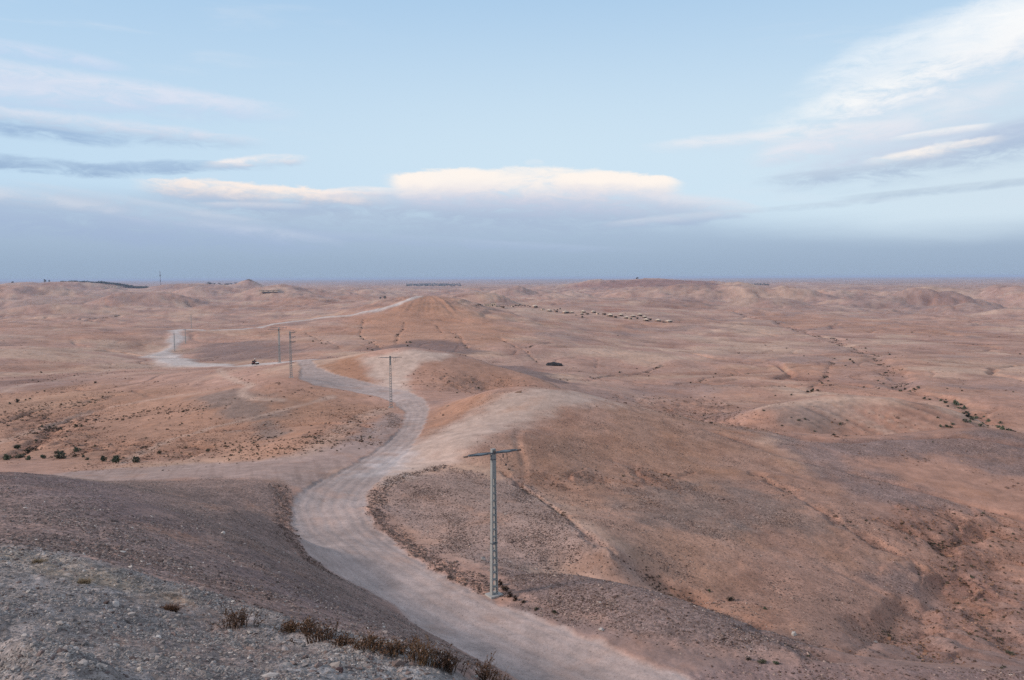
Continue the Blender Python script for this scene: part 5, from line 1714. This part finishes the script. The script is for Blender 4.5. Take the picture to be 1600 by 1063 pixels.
def build_far():
    # lattice mast
    x, y, zg = at_depth(253, 3200)
    z = zg + CAMZ
    _d = ray(253, 423.5)
    H = _d[2] / _d[1] * y - zg
    t = thing('radio_mast', (x, y, z - 1), 'tall thin radio mast on the left skyline', 'mast')
    for k in range(3):
        a = k * 2.094 + .3
        link('mast_leg', MB().tube([(2.2 * math.cos(a), 2.2 * math.sin(a), 0), (.5 * math.cos(a), .5 * math.sin(a), H)], .28, 5).mesh('mast_leg', M['mast']), t)
    mb = MB()
    for s_ in range(12):
        for k in range(3):
            f0, f1 = s_ / 12, (s_ + 1) / 12
            a0, a1 = k * 2.094 + .3, (k + 1) * 2.094 + .3
            r0, r1 = 2.2 - 1.7 * f0, 2.2 - 1.7 * f1
            mb.tube([(r0 * math.cos(a0), r0 * math.sin(a0), H * f0), (r1 * math.cos(a1), r1 * math.sin(a1), H * f1)], .14, 4)
    link('mast_lacing', mb.mesh('mast_lacing', M['mast']), t)
    for f in (.42, .75):
        for k in range(3):
            a = k * 2.094 + .8
            link('antenna', MB().box((1.9 * math.cos(a), 1.9 * math.sin(a), H * f), (1.3, 1.3, 4.2)).mesh('antenna', M['steel']), t)
    # ruin on the small table hill
    x, y, z = on_ground(391, 437.8, 2900, 3100)
    x, y = at_depth(391, 3000)[:2]; z = gz(x, y)
    t = thing('hilltop_ruin', (x, y, z - .6), 'small dark ruin crowning the cone hill on the left skyline', 'ruin')
    for k, (dx, ww, hh) in enumerate(((-9, 6, 3.2), (-1, 9, 5.0), (8, 7, 3.0), (14, 4, 2.0))):
        link('wall', MB().box((dx, 0, hh / 2), (ww, 5, hh)).mesh('wall', M['mud']), t)
    # white building far on the plain, and pale houses on the left skyline
    for a, b, ym, w_, h_, lab in ((1152, 436.5, 5200, 14, 16, 'tiny white building far out on the plain'), (180, 445.5, 2900, 40, 8, 'long pale house on the left skyline below the wood'), (164, 446.5, 2850, 16, 6, 'small pale house left of the long one on the skyline'),
                                  (640, 455, 1150, 22, 4, 'low pale house behind the shoulder of the pyramid hill'), (423, 473.5, 1900, 45, 4, 'low pale farm wall on the plain left of the pyramid hill')):
        x, y, _ = at_depth(a, ym)
        t = thing('distant_building', (x, y, gz(x, y) - .5), lab, 'building')
        link('wall', MB().box((0, 0, h_ / 2), (w_, w_ * .5 + 3, h_)).mesh('wall', M['plaster']), t)
        link('roof', MB().box((0, 0, h_ + .25), (w_ + .8, w_ * .5 + 3.8, .5)).mesh('roof', M['canvasb']), t)
        for k in range(3):
            link('window', MB().box(((k - 1) * w_ * .28, -(w_ * .25 + 1.55), h_ * .5), (w_ * .1, .1, h_ * .3)).mesh('window', M['gap']), t)
    # single trees on skylines and plains
    for a, b, ym, w_, lab in ((23, 441, 2850, 11, 'single dark tree on the far left skyline'), (73, 441.5, 2850, 12, 'low dark trees on the left skyline, left one'), (80, 441.5, 2850, 9, 'low dark trees on the left skyline, right one'),
                              (995, 440, 2950, 12, 'dark tree on top of the long table hill'), (602, 459.5, 1900, 9, 'taller dark tree on the plain left of the pyramid hill'), (595, 460, 1900, 7, 'shorter dark tree on the plain left of the pyramid hill')):
        x, y, _ = at_depth(a, ym)
        fo, st = BUSHS[int(a) % 4]
        t = thing('far_tree', (x, y, gz(x, y)), lab, 'tree')
        hgt = w_ * 1.1
        t.scale = (w_, w_, hgt)
        link('crown', fo, t, (0, 0, .22)); link('trunk', MB().tube([(0, 0, -.2), (0, 0, .5)], [.05, .03], 6).mesh('trunk', M['wood']), t)
    # woods seen as one mass
    def wood(name, x0, x1, ylo, yhi, n, s0, tint):
        a = rng.uniform(x0, x1, n); yy = rng.uniform(ylo, yhi, n)
        dirs = np.array([ray(p, 500) for p in a])
        X, Y = dirs[:, 0] / dirs[:, 1] * yy, yy
        zz = samp(Z, X, Y) + CAMZ
        s_ = s0 * rng.uniform(.7, 1.4, n)
        scatter(name, np.stack([X, Y, zz + s_ * .2], 1), np.stack([s_ * 1.4, s_ * 1.4, s_], 1), np.stack([np.zeros(n), np.zeros(n), rng.uniform(0, 6, n)], 1),
                np.array(tint)[None, :] * rng.uniform(.7, 1.3, (n, 1)), TUFTS)
    wood('far_wood', 100, 232, 2950, 3300, 900, 9, (.045, .052, .042))
    wood('plantation', 636, 720, 4200, 6800, 380, 8, (.10, .105, .10))
    wood('far_grove', 1140, 1200, 3300, 4600, 120, 7, (.06, .06, .055))
    wood('village_trees', 325, 372, 3000, 3300, 90, 9, (.06, .055, .05))


build_far()


# ------------------------------------------------------------------ quad bike with a rider
def build_quad():
    x, y, z = on_ground(399, 570.0, 230, 275)
    s_ = 1.12
    q = thing('quad_bike', (x, y, z), 'quad bike with white front bodywork riding on the far road', 'quad bike', None, rad(-12), s_)
    # +X is forward
    body = MB().box((0, 0, .52), (1.35, .34, .26)).box((-.1, 0, .40), (.9, .42, .16))
    link('body', body.mesh('body', M['redpaint']), q)
    fm = MB()
    for sx, w_ in ((.62, 1), ):
        fm.prism([(.25, -.5, .60), (.98, -.5, .54), (.98, .5, .54), (.25, .5, .60)], [(.30, -.42, .74), (.92, -.40, .66), (.92, .40, .66), (.30, .42, .74)])
    link('front_fender', fm.mesh('front_fender', M['whitepaint']), q)
    link('rear_fender', MB().prism([(-.95, -.5, .60), (-.25, -.5, .58), (-.25, .5, .58), (-.95, .5, .60)], [(-.9, -.42, .70), (-.3, -.40, .68), (-.3, .40, .68), (-.9, .42, .70)]).mesh('rear_fender', M['redpaint']), q)
    link('seat', MB().prism([(-.75, -.17, .70), (.12, -.14, .70), (.12, .14, .70), (-.75, .17, .70)], [(-.72, -.14, .86), (.08, -.11, .80), (.08, .11, .80), (-.72, .14, .86)]).mesh('seat', M['rubber']), q)
    hb = MB().tube([(.42, 0, .70), (.28, 0, 1.0)], .03, 6).tube([(.18, -.38, 1.02), (.28, -.2, 1.02), (.28, .2, 1.02), (.18, .38, 1.02)], .022, 6)
    link('handlebar', hb.mesh('handlebar', M['rubber']), q)
    for sx in (-.62, .62):
        for sy in (-.45, .45):
            rot = Matrix.Rotation(math.pi / 2, 3, 'X')
            w = link('wheel', MB().lathe([(.17, -.13), (.28, -.12), (.32, -.06), (.32, .06), (.28, .12), (.17, .13)], (0, 0, 0), 16, rot).mesh('wheel', M['rubber']), q, (sx, sy, .32))
            link('rim', MB().lathe([(.04, -.135), (.16, -.10), (.16, .10), (.04, .135)], (0, 0, 0), 12, rot).mesh('rim', M['steel']), w)
    for sy in (-.2, .2):
        link('headlight', MB().lathe([(.07, 0), (.07, .05)], (.96, sy, .60), 10, Matrix.Rotation(math.pi / 2, 3, 'Y')).mesh('headlight', M['whitepaint']), q)
    link('rack', MB().tube([(-.9, -.3, .78), (-.4, -.3, .78), (-.4, .3, .78), (-.9, .3, .78), (-.9, -.3, .78)], .02, 5).mesh('rack', M['steel']), q)
    # rider: one skinned body
    p = thing('person', (x, y, z), 'rider in dark clothes and white helmet sitting on the quad bike', 'person', None, rad(-12), s_)
    J = {'pel': (-.28, 0, .92, .15), 'sp': (-.24, 0, 1.10, .15), 'ch': (-.16, 0, 1.30, .17), 'nk': (-.12, 0, 1.47, .065), 'hd': (-.09, 0, 1.62, .10), 'ht': (-.09, 0, 1.72, .08)}
    for sd, sg in (('l', 1), ('r', -1)):
        J.update({'sh' + sd: (-.14, sg * .20, 1.39, .075), 'el' + sd: (.02, sg * .33, 1.18, .055), 'wr' + sd: (.16, sg * .36, 1.07, .038), 'hn' + sd: (.21, sg * .36, 1.05, .042),
                  'hp' + sd: (-.26, sg * .11, .90, .115), 'kn' + sd: (.14, sg * .30, .86, .08), 'an' + sd: (.0, sg * .30, .46, .05), 'ft' + sd: (.19, sg * .31, .41, .045)})
    names = list(J)
    ed = [('pel', 'sp'), ('sp', 'ch'), ('ch', 'nk'), ('nk', 'hd'), ('hd', 'ht')]
    for sd in 'lr':
        ed += [('ch', 'sh' + sd), ('sh' + sd, 'el' + sd), ('el' + sd, 'wr' + sd), ('wr' + sd, 'hn' + sd), ('pel', 'hp' + sd), ('hp' + sd, 'kn' + sd), ('kn' + sd, 'an' + sd), ('an' + sd, 'ft' + sd)]
    me = bpy.data.meshes.new('body')
    me.from_pydata([J[n][:3] for n in names], [(names.index(a), names.index(b)) for a, b in ed], [])
    me.materials.append(M['cloth'])
    o = link('body', me, p)
    md = o.modifiers.new('skin', 'SKIN')
    if not me.skin_vertices: me.attributes.new
    bm = bmesh.new(); bm.from_mesh(me)
    ly = bm.verts.layers.skin.verify()
    bm.verts.ensure_lookup_table()
    for i, n in enumerate(names):
        bm.verts[i][ly].radius = (J[n][3],) * 2
        bm.verts[i][ly].use_root = (n == 'pel')
    bm.to_mesh(me); bm.free()
    sb = o.modifiers.new('smooth', 'SUBSURF'); sb.levels = 1; sb.render_levels = 1
    link('helmet', MB().lathe([(.09, -.10), (.14, -.06), (.155, .02), (.14, .10), (.09, .15), (.02, .17)], (-.09, 0, 1.66), 14).mesh('helmet', M['whitepaint'], True), p)
    link('face', MB().box((.035, 0, 1.63), (.05, .12, .09)).mesh('face', M['skin']), p)
    fg = MB()
    for sg in (-1, 1):
        for k in range(4):
            yy = sg * (.325 + k * .022)
            fg.tube([(.19, yy, 1.07), (.225, yy, 1.055), (.225, yy, 1.015), (.20, yy, 1.0)], [.011, .011, .010, .008], 5)
        fg.tube([(.17, sg * .32, 1.05), (.19, sg * .305, 1.02), (.215, sg * .305, 1.0)], [.012, .011, .009], 5)
    link('fingers', fg.mesh('fingers', M['skin'], True), p)
    # a small box trailer behind, as the dark mass behind the rider suggests a second seat bag
    bag = MB().prism([(-.98, -.26, .78), (-.55, -.26, .78), (-.55, .26, .78), (-.98, .26, .78)], [(-.94, -.22, 1.12), (-.60, -.22, 1.16), (-.60, .22, 1.16), (-.94, .22, 1.12)])
    o = link('bag', bag.mesh('bag', M['cloth']), None, (x, y, z)); o.rotation_euler = (0, 0, rad(-12)); o.scale = (s_,) * 3
    tag(o, 'dark bag strapped on the rear rack behind the rider', 'bag')


build_quad()
